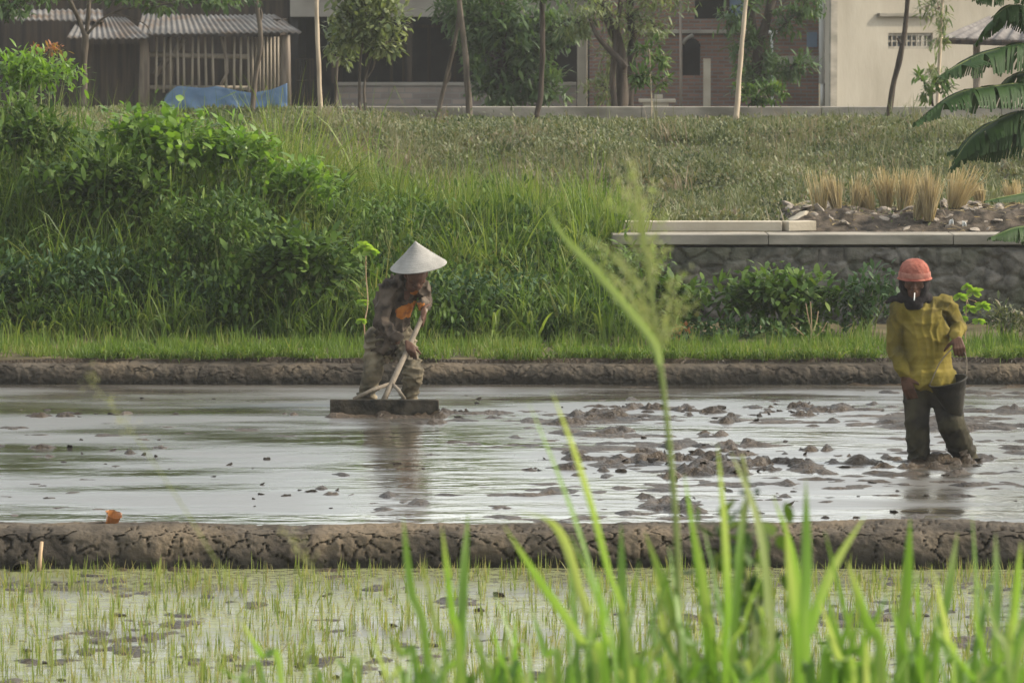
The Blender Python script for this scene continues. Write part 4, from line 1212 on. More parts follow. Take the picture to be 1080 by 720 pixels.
def lump_mesh(name, m, r, seed, flat=.6, sub=2, amp=.35):
    bm = bmesh.new(); bmesh.ops.create_icosphere(bm, subdivisions=sub, radius=1)
    for v in bm.verts:
        n_ = mnoise.noise(v.co * 1.3 + Vector((seed * 3.1, seed, 0))) * amp + mnoise.noise(v.co * 3.5 + Vector((seed, 0, seed * 2))) * amp * .5
        v.co *= r * (1 + n_); v.co.z *= flat
    me = bpy.data.meshes.new(name); bm.to_mesh(me); bm.free(); me.materials.append(m)
    return me


stones = [lump_mesh('stone', M['rubble_stone'], 1, k, .55, 2, .45) for k in range(5)]
for k in range(110):
    x = rng.uniform(P(832, 0, 45).x, 5.3); y = rng.uniform(44.8, 46.6)
    o = bpy.data.objects.new('stone', stones[k % 5]); link(o)
    s_ = rng.uniform(.02, .06); o.scale = (s_ * rng.uniform(1, 2.2), s_, s_ * rng.uniform(.6, 1)); o.rotation_euler = (rng.normal(0, .3), rng.normal(0, .4), rng.uniform(0, 6))
    o.location = (x, y, heapz(x, y) + s_ * .2)
    tag(o, 'pale broken stone lying in the rubble heap', 'stone', 'stones in the rubble heap')
o = bpy.data.objects.new('concrete_chunk', lump_mesh('concrete_chunk', M['concrete_warm'], .1, 9, .5, 2, .3)); link(o)
c = P(838, 231, 45.1); o.location = c; o.scale = (1.5, .8, .7); o.rotation_euler = (0, -.5, .2)
tag(o, 'pale slanting concrete chunk at the left tip of the rubble heap', 'rubble')
for i, (px, py) in enumerate(((1003, 236), (1017, 238))):
    q = P(px, py, 44.9); V = []
    for j in range(5):
        for k in range(5):
            V.append(q + Vector(((k - 2) * .013 * (1 - .1 * j), .02 * math.sin(k * 2.1 + j + i), (j - 2) * .02 - (k - 2) * .004 * (1 if i else -1))))
    I = np.arange(25).reshape(5, 5); Q = np.stack([I[:-1, :-1], I[:-1, 1:], I[1:, 1:], I[1:, :-1]], -1).reshape(-1, 4)
    o = npobj('paper_scrap', V, Q, M['white_pipe']); s_ = o.modifiers.new('thick', 'SOLIDIFY'); s_.thickness = .004
    tag(o, ['left one of two white paper scraps on the rubble', 'right one of two white paper scraps on the rubble'][i], 'litter')

straws = [(865, 186, 226, .14, 'leftmost straw tuft, pale and standing a little apart'), (884, 190, 226, .09, 'thin greenish straw tuft beside the leftmost one'), (903, 187, 222, .14, 'greenish straw tuft left of the short brown one'),
          (917, 199, 222, .12, 'short brown straw tuft in the left half of the row'), (935, 182, 221, .13, 'golden straw tuft just left of the middle of the row'), (953, 184, 222, .15, 'golden straw tuft in the middle of the row'),
          (967, 190, 230, .11, 'straw tuft standing forward on the heap, greenish at its foot'), (980, 184, 231, .13, 'tall straw tuft right of the forward greenish one'),
          (1007, 178, 221, .2, 'largest straw tuft, golden and fanning out'), (1034, 195, 213, .12, 'short brown straw tuft right of the largest one'), (1070, 192, 216, .14, 'straw tuft between the banana leaves at the right edge'), (1092, 192, 214, .14, 'straw tuft at the extreme right behind the banana leaves')]
for i, (px, t, b, w_, lb) in enumerate(straws):
    Ys = 45.4 + (226 - b) * .085
    q = P(px, b, Ys); hgt = (b - t) / F * Ys * 1.12
    n = int(rng.integers(70, 210)); rb = Rib(); lx_, dr_ = rng.normal(0, .06), rng.uniform(.1, .7)
    a = rng.uniform(0, 6.28, n); rr = np.sqrt(rng.random(n)) * w_ * .33
    pos = np.stack([rr * np.cos(a), rr * np.sin(a), np.zeros(n) - .02], -1)
    d = np.stack([np.cos(a) * rr * 1.6, np.sin(a) * rr * 1.6, np.full(n, .35)], -1) + rng.normal(0, .028, (n, 3)); d[:, 0] += lx_; d /= np.linalg.norm(d, axis=1)[:, None]
    green = .25 if 'green' in lb else 0
    rb.add(pos, d, hgt * np.minimum(1.12, rng.lognormal(-.18, .22, n)), .011, np.abs(rng.normal(0, dr_, n)), 6, 'stem', v=np.clip(rng.normal(.4 + green * 2, .2, n), 0, 1))
    o = rb.obj('straw_tuft', M['straw']); o.location = (q.x, Ys, q.z)
    tag(o, lb, 'straw', 'straw tufts on the rubble heap')

r = Rib(); n = 700
x = rng.uniform(P(825, 0, 45).x, 6, n); y = rng.uniform(44.75, 46.8, n); a = rng.uniform(0, 6.28, n)
r.add(np.stack([x, y, [heapz(p, q_) + .012 for p, q_ in zip(x, y)]], -1), np.stack([np.cos(a), np.sin(a), rng.normal(.12, .15, n)], -1), rng.uniform(.05, .22, n), rng.uniform(.004, .012, n), .3, 3, 'stem')
tag(r.obj('loose_straw', M['straw']), 'loose broken straw strewn over the rubble heap', 'straw', kind='stuff')

# ------------------------------------------------------------------ banana plant at the right edge
bl = empty('banana_plant', (P(1125, 0, 41.6).x, 41.6, .18)); tag(bl, 'dark banana plant whose tattered leaves hang in from the right edge', 'banana plant')
bx = bl.location.x
mb = MB(); mb.tube(polyline([(0, 0, -.05), (.01, 0, .8), (-.02, 0, 1.7), (-.02, 0, 2.5)], 12), list(np.linspace(.13, .08, 12)), 14, .15)
mb.build('pseudostem', M['stem'], bl, True)


def banana_leaf(pts, Y0, Y1, width, tear=.5, hang=1.0, v=.5):
    """midrib through pixels, depth from Y0 (base) to Y1 (tip); both halves hang off it in torn strips"""
    n = len(pts)
    ctrl = [np.array(P(a, b, Y0 + (Y1 - Y0) * i / (n - 1)) - Vector(bl.location)) for i, (a, b) in enumerate(pts)]
    ns = 46
    q = polyline(ctrl, ns)
    tan = np.gradient(q, axis=0); sl = np.linalg.norm(tan, axis=1); tan /= sl[:, None]
    sd = np.cross(tan, [0, 0, 1.]); sd /= np.linalg.norm(sd, axis=1)[:, None] + 1e-9
    rb = Rib()
    for s in (-1, 1):
        off = 0
        for i in range(2, ns):
            t = i / (ns - 1)
            w = width * min(1, t * 6) * max(.12, 1 - t ** 2.6) ** .8
            if rng.random() < tear: off = rng.normal(0, .34)
            d = s * sd[i] * .55 + tan[i] * (.35 + off * .5) + np.array([0, 0, .10 + off * .2])
            d /= np.linalg.norm(d)
            rb.add([q[i]], [d], w * rng.uniform(.92, 1.0), sl[i] * 1.45, hang * 3.2 * (1 + off), 8, 'strip', False, np.clip(rng.normal(v, .08), 0, 1), tan[i])
    o = rb.obj('leaf', M['banana'], bl)
    m = MB(); m.tube([tuple(x) for x in q], list(np.linspace(.014, .004, ns)), 6)
    m.build('midrib', M['stem'], o, True)


banana_leaf([(1122, 5), (1092, -25), (1058, -18), (1030, -4)], 41.6, 41.2, .42, .5, 1.2)
banana_leaf([(1124, 40), (1088, 15), (1066, 10), (1046, 24), (1030, 45)], 41.6, 41.9, .3, .5, 1.0)
banana_leaf([(1122, 66), (1085, 48), (1050, 53), (1022, 63), (992, 80)], 41.6, 41.0, .42, .4, 1.1)
banana_leaf([(1122, 110), (1085, 90), (1045, 92), (1008, 100), (968, 128)], 41.6, 40.9, .42, .36, 1.1)
banana_leaf([(1122, 125), (1082, 118), (1050, 128), (1025, 145), (1008, 168)], 41.6, 41.2, .34, .5, .9)
banana_leaf([(1122, 160), (1090, 142), (1055, 146), (1028, 152), (1002, 160)], 41.6, 41.7, .38, .4, 1.1, .3)
banana_leaf([(1122, 150), (1085, 132), (1048, 138), (1022, 152), (1004, 176)], 41.6, 41.3, .36, .4, 1.1, .3)
banana_leaf([(1122, 30), (1090, 12), (1068, 6), (1050, 16)], 41.6, 41.3, .36, .4, 1.1, .5)
banana_leaf([(1122, 100), (1095, 78), (1070, 80), (1050, 96)], 41.6, 41.5, .4, .4, 1.1, .4)
banana_leaf([(1125, 215), (1100, 203), (1070, 206), (1040, 212)], 41.6, 41.1, .16, .2, .9, .6)
banana_leaf([(1125, 262), (1100, 242), (1074, 240), (1046, 250)], 41.6, 41.1, .32, .1, .9, .7)

# ------------------------------------------------------------------ rice seedlings and clods in the near bed
variants = []
for k in range(12):
    n = int(rng.integers(4, 10)); rb = Rib()
    rb.add(np.stack([rng.normal(0, .013, n), rng.normal(0, .013, n), np.full(n, -.02)], -1), updir(n, .14), rng.uniform(.06, .155, n), rng.uniform(.004, .008, n), rng.uniform(0, .6, n), 4, v=np.clip(rng.normal(.4, .28, n), 0, 1))
    variants.append(rb.mesh('rice_seedling', M['seedling']))
pts = []
tries = 0
while len(pts) < 1250 and tries < 60000:
    tries += 1
    y = rng.uniform(20.6, 26.45); x = rng.uniform(-1, 1) * (540 / F * y + .12)
    if vn(x * 1.4, y * 1.1, 3.3) < .15: continue
    if all((x - a) ** 2 + (y - b) ** 2 > .0036 for a, b in pts): pts.append((x, y))
pts.sort(key=lambda p: -(p[1] > 21.9) * 10 + p[1])
rest = Rib()
for i, (x, y) in enumerate(pts):
    z = max(0, float(H(x, y)))
    if i < 295:
        o = bpy.data.objects.new('rice_seedling', variants[i % 12]); link(o)
        o.location = (x, y, z); o.rotation_euler = (0, 0, rng.uniform(0, 6.28)); s_ = rng.uniform(.75, 1.25); o.scale = (s_, s_, s_)
        tag(o, 'small yellow green tuft of rice seedlings standing in the seed bed', 'rice seedling', 'rice seedlings in the near bed')
    else:
        n = 6
        rest.add(np.stack([x + rng.normal(0, .013, n), y + rng.normal(0, .013, n), np.full(n, z - .02)], -1), updir(n, .14), rng.uniform(.06, .155, n), rng.uniform(.004, .008, n), rng.uniform(0, .6, n), 4, v=np.clip(rng.normal(.4, .28, n), 0, 1))
x, y = scatter(5500, -2.9, 2.9, 21, 26.6); n = len(x)        # fine dry stubble between the seedlings
rest.add(np.stack([x, y, np.maximum(0, H(x, y)) - .01], -1), updir(n, .5), rng.uniform(.03, .1, n), rng.uniform(.003, .006, n), rng.uniform(0, .6, n), 3, v=np.clip(rng.normal(.75, .2, n), 0, 1))
tag(rest.obj('seedling_stubble', M['seedling']), 'dry stubble and the thin remaining seedlings of the bed', 'rice seedlings', kind='stuff')
# floating straw and scum litter along the near bund
clods = [lump_mesh('mud_clod', M['wet_mud'], 1, 20 + k, .6, 3, .5) for k in range(6)]
for i in range(34):
    y = rng.uniform(21.8, 26.2); x = rng.uniform(-1, 1) * 540 / F * y; s_ = rng.uniform(.01, .03)
    o = bpy.data.objects.new('mud_clod', clods[i % 6]); link(o)
    o.location = (x, y, max(0, float(H(x, y))) + s_ * .15); o.scale = (s_ * rng.uniform(1, 2), s_, s_ * rng.uniform(.5, 1)); o.rotation_euler = (rng.normal(0, .3), rng.normal(0, .3), rng.uniform(0, 6))
    tag(o, 'dark wet mud clod lying among the rice seedlings', 'mud clod', 'mud clods in the seed bed')
spots = []
for (px, py, n, sx, sy) in ((770, 486, 34, 85, 10), (760, 434, 26, 95, 4), (985, 488, 10, 30, 4), (140, 437, 8, 50, 3), (160, 485, 8, 60, 10), (320, 518, 6, 30, 3), (300, 500, 14, 200, 25), (480, 436, 12, 22, 3), (880, 520, 16, 120, 14), (350, 420, 8, 150, 4)):
    for k in range(n): spots.append(G(rng.normal(px, sx), min(546, max(408, rng.normal(py, sy)))))
for i, c in enumerate(spots):
    s_ = rng.uniform(.007, .024) * (1.5 if i < 40 and i % 6 == 0 else 1)
    o = bpy.data.objects.new('mud_clod', clods[i % 6]); link(o)
    o.location = (c.x, c.y, max(0, float(H(c.x, c.y))) + s_ * .02); o.scale = (s_ * rng.uniform(1, 2.4), s_, s_ * rng.uniform(.5, 1)); o.rotation_euler = (rng.normal(0, .3), rng.normal(0, .3), rng.uniform(0, 6))
    tag(o, 'dark wet mud clod turned up in the flooded paddy', 'mud clod', 'mud clods in the main paddy')

# things on the near bund
c = P(116, 549, 26.95)
mb = MB(); prof = []
Mx = Matrix.Rotation(R(18), 3, 'Y') @ Matrix.Rotation(R(20), 3, 'X')
mb.lathe([(.001, 0), (.032, 0), (.036, .03), (.046, .085), (.048, .09), (.045, .085), (.034, .03), (.03, .004), (.001, .004)], (0, 0, 0), 18, Mx)
m, nt, b, out = newmat('cup_plastic')
b.inputs['Base Color'].default_value = (.45, .2, .07, 1); b.inputs['Roughness'].default_value = .15; b.inputs['Transmission Weight'].default_value = .45
M['cup'] = m
o = mb.build('plastic_cup', M['cup'], None, True); o.location = (c.x, c.y, .195)
for v in o.data.vertices: v.co += Vector((.022 * mnoise.noise(v.co * 30), .02 * mnoise.noise(v.co * 30 + Vector((5, 0, 0))), 0)) * (v.co.z / .09)
tag(o, 'crumpled orange plastic cup glinting on the near bund', 'cup')
a, b2 = P(41, 597, 26.5), P(44, 571, 26.55)
o = MB().tube([a - Vector((0, 0, .05)), (a + b2) / 2, b2], [.012, .012, .011], 8, .3).build('wooden_stake', M['twig'], None, True)
tag(o, 'short cut stake standing in the mud at the left of the near bund', 'stake')
c = P(22, 597, 26.5); mb = MB()
mb.lathe([(.055, -.14), (.062, -.14), (.062, .14), (.055, .14), (.055, -.14)], (0, 0, 0), 20, Matrix.Rotation(R(90), 3, 'X'))
o = mb.build('drain_pipe', M['mud_bank'], None, True); o.location = (c.x, 26.6, -.012)
tag(o, 'half sunk muddy drain pipe mouth in the near bund', 'pipe')

# ------------------------------------------------------------------ people
M['skin'] = rough_mat('skin', (.05, .026, .017), (.09, .047, .031), 14, .55, .1, 60)
M['eye'] = rough_mat('eye', (.02, .015, .012), (.03, .02, .02), 5, .3, 0)
M['brown_shirt'] = rough_mat('brown_shirt', (.016, .013, .01), (.085, .066, .05), 12, .9, .4, 16, (1, 1, 1), (.1, .08, .062), 5)
M['orange_print'] = rough_mat('orange_print', (.3, .1, .02), (.42, .17, .04), 14, .85, .1, 90, (1, 1, 1), (.18, .07, .03), 16)
M['khaki'] = rough_mat('khaki', (.05, .042, .028), (.2, .168, .112), 9, .9, .4, 16, (1, 1, 1), (.05, .045, .035), 5)
M['yellow_shirt'] = rough_mat('yellow_shirt', (.10, .08, .014), (.215, .168, .036), 8, .9, .4, 16, (1, 1, 1), (.07, .058, .02), 4)
M['muddy_trousers'] = rough_mat('muddy_trousers', (.009, .0085, .008), (.027, .024, .018), 7, .8, .5, 16, (1, 1, 1), (.04, .036, .022), 6)
M['black_cloth'] = rough_mat('black_cloth', (.012, .011, .011), (.03, .026, .026), 9, .95, .2, 120)
M['red_hat'] = rough_mat('red_hat', (.19, .058, .042), (.29, .115, .085), 14, .95, .8, 30)
M['red_hat_band'] = rough_mat('red_hat_band', (.19, .068, .052), (.31, .15, .115), 18, .8, .2, 50)
M['cone_hat'] = rough_mat('cone_hat', (.17, .165, .15), (.29, .28, .255), 5, .8, .3, 120)
M['wet_board'] = rough_mat('wet_board', (.01, .01, .008), (.06, .05, .036), 9, .55, .8, 25)
M['pole_wood'] = rough_mat('pole_wood', (.1, .083, .06), (.19, .16, .122), 8, .7, .3, 40)
M['bucket_black'] = rough_mat('bucket_black', (.012, .012, .011), (.04, .036, .026), 6, .55, .2, 40)


class Body:
    """overlapping balls along limbs, fused by a voxel remesh into one continuous skin"""
    def __init__(s): s.b = []            # (centre, radii, tag)

    def limb(s, pts, rad, tag_=0, flat=None):
        pts = [Vector(p) for p in pts]
        for i in range(len(pts) - 1):
            a, b = pts[i], pts[i + 1]; ra, rb = rad[i], rad[i + 1]
            n = max(2, int((b - a).length / (min(ra, rb) * .35)) + 1)
            for k in range(n + 1):
                t = k / n; r = ra + (rb - ra) * t
                s.b.append((a.lerp(b, t), (r, r, r) if flat is None else (r * flat[0], r * flat[1], r * flat[2]), tag_))
        return s

    def ball(s, c, r, tag_=0):
        s.b.append((Vector(c), r if hasattr(r, '__len__') else (r, r, r), tag_)); return s

    def build(s, name, mats, parent=None, vox=.009, smooth=5, wrinkle=0.0, wscale=14, wst=(1, 1, 1), folds=()):
        V, Fc = [], []
        nu, nv = 14, 8
        for c, r, t in s.b:
            st = len(V)
            V.append(c + Vector((0, 0, r[2])))
            for j in range(1, nv):
                th = math.pi * j / nv
                for i in range(nu):
                    a = 2 * math.pi * i / nu
                    V.append(c + Vector((r[0] * math.sin(th) * math.cos(a), r[1] * math.sin(th) * math.sin(a), r[2] * math.cos(th))))
            V.append(c - Vector((0, 0, r[2])))
            for i in range(nu):
                Fc.append((st, st + 1 + i, st + 1 + (i + 1) % nu))
                for j in range(nv - 2):
                    p, q = st + 1 + j * nu + i, st + 1 + j * nu + (i + 1) % nu
                    Fc.append((p, p + nu, q + nu, q))
                e = st + 1 + (nv - 1) * nu
                Fc.append((e, e - nu + (i + 1) % nu, e - nu + i))
        me = bpy.data.meshes.new('tmp'); me.from_pydata([tuple(v) for v in V], [], Fc)
        ob = link(bpy.data.objects.new('tmp', me))
        rm = ob.modifiers.new('r', 'REMESH'); rm.mode = 'VOXEL'; rm.voxel_size = vox
        if smooth:
            sm = ob.modifiers.new('s', 'SMOOTH'); sm.factor = .5; sm.iterations = smooth
        dg = bpy.context.evaluated_depsgraph_get()
        out = bpy.data.meshes.new_from_object(ob.evaluated_get(dg))
        bpy.data.objects.remove(ob); bpy.data.meshes.remove(me)
        out.name = name
        n = len(out.vertices)
        co = np.empty(n * 3, np.float32); out.vertices.foreach_get('co', co); co = co.reshape(-1, 3).astype(float)
        if wrinkle:
            no = np.empty(n * 3, np.float32); out.vertex_normals.foreach_get('vector', no); no = no.reshape(-1, 3)
            q = co * wscale * np.array(wst)
            f = 1 - np.abs(2 * fbm(q[:, 0] + 40, q[:, 1] + 40, q[:, 2] + 40, 2) - 1) * 2
            co = co + no * (f * wrinkle)[:, None]
            out.vertices.foreach_set('co', co.astype(np.float32).ravel())
        if folds:
            no = np.empty(n * 3, np.float32); out.vertex_normals.foreach_get('vector', no); no = no.reshape(-1, 3)
            for (ax_, ay_, az_, wl_, am_, sd_) in folds:
                ph = (co[:, 0] * ax_ + co[:, 1] * ay_ + co[:, 2] * az_) / wl_
                wob = fbm(co[:, 0] * 5 + sd_, co[:, 1] * 5, co[:, 2] * 5, 2) * 3.2
                w_ = np.abs(((ph + wob) % 1) * 2 - 1)                     # sharp crests, wide troughs
                mk = sst(.42, .62, fbm(co[:, 0] * 4 + 9 + sd_, co[:, 1] * 4, co[:, 2] * 4 + sd_, 2))
                co = co + no * ((w_ ** 2.2 - .35) * am_ * mk)[:, None]
            out.vertices.foreach_set('co', co.astype(np.float32).ravel())
        mats = mats if isinstance(mats, (list, tuple)) else [mats]
        out.materials.clear()
        for m in mats: out.materials.append(m)
        if len(mats) > 1:
            cs = np.array([c for c, r, t in s.b]); rs = np.array([r for c, r, t in s.b]); ts = np.array([t for c, r, t in s.b])
            best = np.full(n, 1e9); tg = np.zeros(n, int)
            for c, r, t in zip(cs, rs, ts):
                d = np.linalg.norm((co - c) / r, axis=1) - 1
                d *= r.min()
                m = d < best; best[m] = d[m]; tg[m] = t
            fi = np.empty(len(out.polygons) * 4, np.int32) if all(p.loop_total == 4 for p in out.polygons) else None
            out.polygons.foreach_set('material_index', np.array([tg[p.vertices[0]] for p in out.polygons], np.int32))
        out.polygons.foreach_set('use_smooth', [True] * len(out.polygons))
        out.update()
        return link(bpy.data.objects.new(name, out), parent)


def hand(B, wrist, palm_dir, finger_dir, side, size=1.0, curl=0.5, thumb_side=1, tag_=0):
    """palm and five separate fingers: finger_dir along the palm, palm_dir where the palm faces"""
    f, p, s_ = Vector(finger_dir).normalized(), Vector(palm_dir).normalized(), Vector(side).normalized()
    w = Vector(wrist)
    for k in range(5):
        t = k / 4
        for u in (-1, -.35, .35, 1):
            B.ball(w + f * (.02 + .065 * t) * size + s_ * u * .03 * size * (.7 + .3 * t), .0145 * size, tag_)
    for i, (u, ln) in enumerate(((-.033, .066), (-.011, .078), (.011, .083), (.033, .074))):
        b = w + f * .085 * size + s_ * u * size
        d = f; pts = [b]
        for sgm in (.42, .32, .26):
            d = (d + p * curl).normalized(); b = b + d * ln * sgm * size; pts.append(b)
        B.limb(pts, [.0095 * size, .009 * size, .0085 * size, .007 * size], tag_)
    b = w + f * .03 * size + s_ * .034 * thumb_side * size
    d = (f * .6 + s_ * thumb_side * .8 + p * .35).normalized(); pts = [b]
    for sgm in (.034, .03, .025):
        b = b + d * sgm * size; pts.append(b); d = (d + p * curl * .7 + f * .2).normalized()
    B.limb(pts, [.013 * size, .011 * size, .0095 * size, .008 * size], tag_)


def head(B, c, fwd, up, s=1.0, tag_=0):
    """skull, jaw, nose, brow, lips, ears; eyes get tag 1"""
    f, u = Vector(fwd).normalized(), Vector(up).normalized()
    r = f.cross(u).normalized(); u = r.cross(f)

    def at(a, b, d): return Vector(c) + (r * a + f * b + u * d) * s
    for k in range(7):
        B.ball(at(0, -.028 + .01 * k, .035 - .004 * k), .083 * s - .0012 * k, tag_)
    B.limb([at(0, .035, -.02), at(0, .05, -.085)], [.058 * s, .034 * s], tag_)
    B.limb([at(-.04, .0, -.03), at(-.022, .045, -.085)], [.04 * s, .028 * s], tag_)
    B.limb([at(.04, .0, -.03), at(.022, .045, -.085)], [.04 * s, .028 * s], tag_)
    B.limb([at(0, .092, .012), at(0, .112, -.028)], [.009 * s, .015 * s], tag_)
    for q in (-1, 1):
        B.ball(at(q * .013, .1, -.031), .01 * s, tag_)
        B.limb([at(q * .012, .09, .024), at(q * .045, .076, .022)], [.012 * s, .01 * s], tag_)
        B.ball(at(q * .031, .085, .006), .0115 * s, 1)
        B.limb([at(q * .078, -.01, .01), at(q * .082, -.008, -.03)], [.018 * s, .012 * s], tag_)
        B.ball(at(q * .045, .062, -.018), .024 * s, tag_)
    B.limb([at(-.022, .088, -.056), at(0, .096, -.054), at(.022, .088, -.056)], [.007 * s, .009 * s, .007 * s], tag_)
    B.limb([at(-.018, .087, -.066), at(0, .093, -.067), at(.018, .087, -.066)], [.007 * s, .009 * s, .007 * s], tag_)
    return at


# --- the farmer in the cone hat ------------------------------------------------------------------
YH = 37.5


def q(px, py, dy=0): return P(px, py, YH + dy)


wr_l, wr_r = q(447, 326, -.30), q(419, 360, -.42)            # wrists: upper hand, lower hand
hip_l, hip_r = q(425, 362, .0), q(399, 360, .05)
sh_l, sh_r = q(445, 301, -.16), q(408, 304, -.1)
el_l, el_r = q(449, 318, .0), q(402, 340, -.24)
kn_l, kn_r = q(436, 392, -.16), q(394, 390, -.02)
an_l, an_r = q(430, 420, -.02), q(385, 424, .16)
hd = q(439, 289, -.26)
B = Body()
at = head(B, hd, (.12, -.82, -.62), (.1, -.6, .8), 1.0)
B.limb([q(428, 306, -.12), q(436, 299, -.22)], [.058, .055])
B.limb([q(411, 352, .02), q(418, 330, -.04), q(427, 310, -.12)], [.092, .09, .082], 0, (1, .72, 1))
B.limb([sh_r, el_r, wr_r], [.04, .036, .026]); B.limb([sh_l, el_l, wr_l], [.036, .034, .026])
B.limb([hip_l, kn_l, an_l, an_l - Vector((0, 0, .16))], [.075, .05, .04, .035]); B.limb([hip_r, kn_r, an_r, an_r - Vector((0, 0, .16))], [.075, .05, .04, .035])
pole_top, pole_bot = q(449, 326, -.36), P(404, 424, 36.55)
pdir = (pole_bot - pole_top).normalized()
pside = pdir.cross(Vector((0, 1, 0))).normalized()


def on_pole(t): return pole_top.lerp(pole_bot, t)


g1, g2 = on_pole(.05), on_pole(.46)
hand(B, g1 + Vector((-.005, .035, .045)), (pdir * .2 + Vector((0, .9, .2))), (pdir * .5 + Vector((.25, -.55, -.5))), pdir, 1.05, .75, -1)
hand(B, g2 + Vector((.015, .01, .085)), (Vector((-.1, .95, .1))), (Vector((.25, -.45, -.85))), pside, 1.05, .7, 1)
man = B.build('person', [M['skin'], M['eye']], None, .0055, 3)
tag(man, 'bent farmer in a pale cone hat and muddy brown shirt pushing a levelling board', 'person')
S = Body()
S.limb([q(411, 357, .02), q(414, 340, -.02), q(420, 322, -.06), q(426, 309, -.1)], [.14, .135, .13, .115], 0, (.96, .78, .9))
S.limb([q(411, 306, -.08), q(428, 298, -.14), q(441, 304, -.17)], [.075, .085, .06], 0)
S.limb([q(404, 322, .0), q(416, 303, -.02)], [.092, .09], 0, (.9, .9, 1.1))
S.limb([q(409, 366, .02), q(411, 355, .02)], [.155, .142], 0, (1.02, .78, .5))
S.limb([sh_r + Vector((.01, 0, 0)), el_r, wr_r + Vector((-.01, .01, .03))], [.07, .06, .046]); S.limb([sh_l, el_l, wr_l + Vector((0, .02, .03))], [.06, .052, .044])
# the orange print is part of the shirt's own cloth
shirt = S.build('shirt', [M['brown_shirt'], M['orange_print']], man, .0065, 2, .004, 20, (1, .8, .4), [(.8, 0, .6, .08, .02, 1.), (.5, 0, -.85, .065, .014, 7.), (1, 0, .1, .07, .015, 4.)])
pc = q(432, 327, -.15)
idx = []
for p in shirt.data.polygons:
    c = p.center
    d = c - pc
    du = d.x * .93 + d.z * .36; dv = -d.x * .36 + d.z * .93
    if c.y < YH - .06 and (du / .135) ** 2 + (dv / .06) ** 2 < .9 + .5 * mnoise.noise(c * 22): idx.append(1)
    elif c.y < YH - .1 and ((c.x - q(437, 300, 0).x) / .04) ** 2 + ((c.z - q(437, 304, -.2).z) / .055) ** 2 < 1: idx.append(1)
    else: idx.append(0)
shirt.data.polygons.foreach_set('material_index', idx)
T = Body()
T.limb([q(411, 352, .02), q(411, 364, .02)], [.136, .14], 0, (1, .76, .7))
T.limb([hip_r + Vector((-.005, 0, .03)), hip_r.lerp(kn_r, .5) + Vector((-.01, 0, 0)), kn_r, an_r, an_r - Vector((0, 0, .1))], [.1, .084, .077, .07, .064])
T.limb([hip_l + Vector((0, 0, .03)), hip_l.lerp(kn_l, .5), kn_l, an_l + Vector((.01, 0, 0)), an_l - Vector((0, 0, .1))], [.1, .086, .08, .07, .066])
T.build('trousers', M['khaki'], man, .007, 2, .006, 15, (1, 1, .8), [(.35, 0, .94, .07, .022, 3.), (-.4, 0, .9, .06, .018, 6.)])
# cone hat, woven rings
hb = MB(); tip = P(438, 254, YH - .25); rim = P(438.5, 281, YH - .24)
ax = Vector((-.12, -.20, .97)).normalized()
Mh = ax.to_track_quat('Z', 'Y').to_matrix()
Rr, Hh = .222, .2
prof = [(.001, Hh)]
for k in range(1, 41):
    t = k / 40
    prof.append((Rr * t, Hh * (1 - t ** .93) + .0016 * math.sin(k * 2.4) * 1.6))
prof += [(Rr + .004, -.004), (Rr - .004, -.008)] + [(Rr * (1 - k / 10) - .004 * (k < 10) + .004, Hh * (k / 10) * .93 - .008) for k in range(1, 10)]
hb.lathe(prof, tip - ax * Hh, 48, Mh)
hat = hb.build('cone_hat', M['cone_hat'], man, True)
# levelling board
root = empty('mud_leveller', P(404, 438, 36.45)); root.location.z = 0
tag(root, 'wooden mud levelling board with a long forked pole handle', 'leveller')


def rl(v): return tuple(Vector(v) - root.location)


a, b = P(348, 430, 36.5), P(463, 430, 36.5)
bz = P(404, 421, 36.5).z
bm = bmesh.new(); bmesh.ops.create_grid(bm, x_segments=60, y_segments=8, size=.5)
bm.free()
mb = MB(); mb.box(((a.x + b.x) / 2 - root.location.x, 36.5 - root.location.y, bz / 2 - .03), (b.x - a.x, .035, bz + .06), Matrix.Rotation(R(-1.0), 3, 'Z'))
o = mb.build('board', M['wet_board'], root, bevel=.008)
mb = MB(); mb.tube(polyline([rl(pole_top), rl(on_pole(.45) + Vector((.006, 0, .006))), rl(pole_bot)], 14), list(np.linspace(.019, .024, 14)), 10, .15)
mb.build('handle', M['pole_wood'], root, True)
for e in (P(373, 421, 36.52), P(427, 421, 36.52)):
    MB().tube([rl(on_pole(.80)), rl(on_pole(.80).lerp(e, .5) + Vector((0, 0, .012))), rl(e)], [.016, .015, .015], 8, .2).build('brace', M['pole_wood'], root, True)
# bow wave of mud carried by the board
Xg, Yg = np.meshgrid(np.linspace(a.x - .09, b.x + .14, 170), np.linspace(36.2, 36.52, 30))
t = (Yg - 36.2) / .32
Zg = -.03 + .085 * np.sin(np.pi * np.clip(t, 0, 1)) ** 1.2 * (fbm(Xg * 6, Yg * 6, 3., 4)) * sst(a.x - .09, a.x + .03, Xg) * (1 - sst(b.x, b.x + .14, Xg))
Zg2 = np.where(Xg > b.x - .02, Zg * 1.5, Zg)
I = np.arange(Xg.size).reshape(Xg.shape)
Q = np.stack([I[:-1, :-1], I[:-1, 1:], I[1:, 1:], I[1:, :-1]], -1).reshape(-1, 4)
tag(npobj('mud_ridge', np.stack([Xg, Yg, Zg2], -1), Q, M['wet_mud']), 'ridge of wet mud pushed up along the levelling board', 'mud', kind='structure')

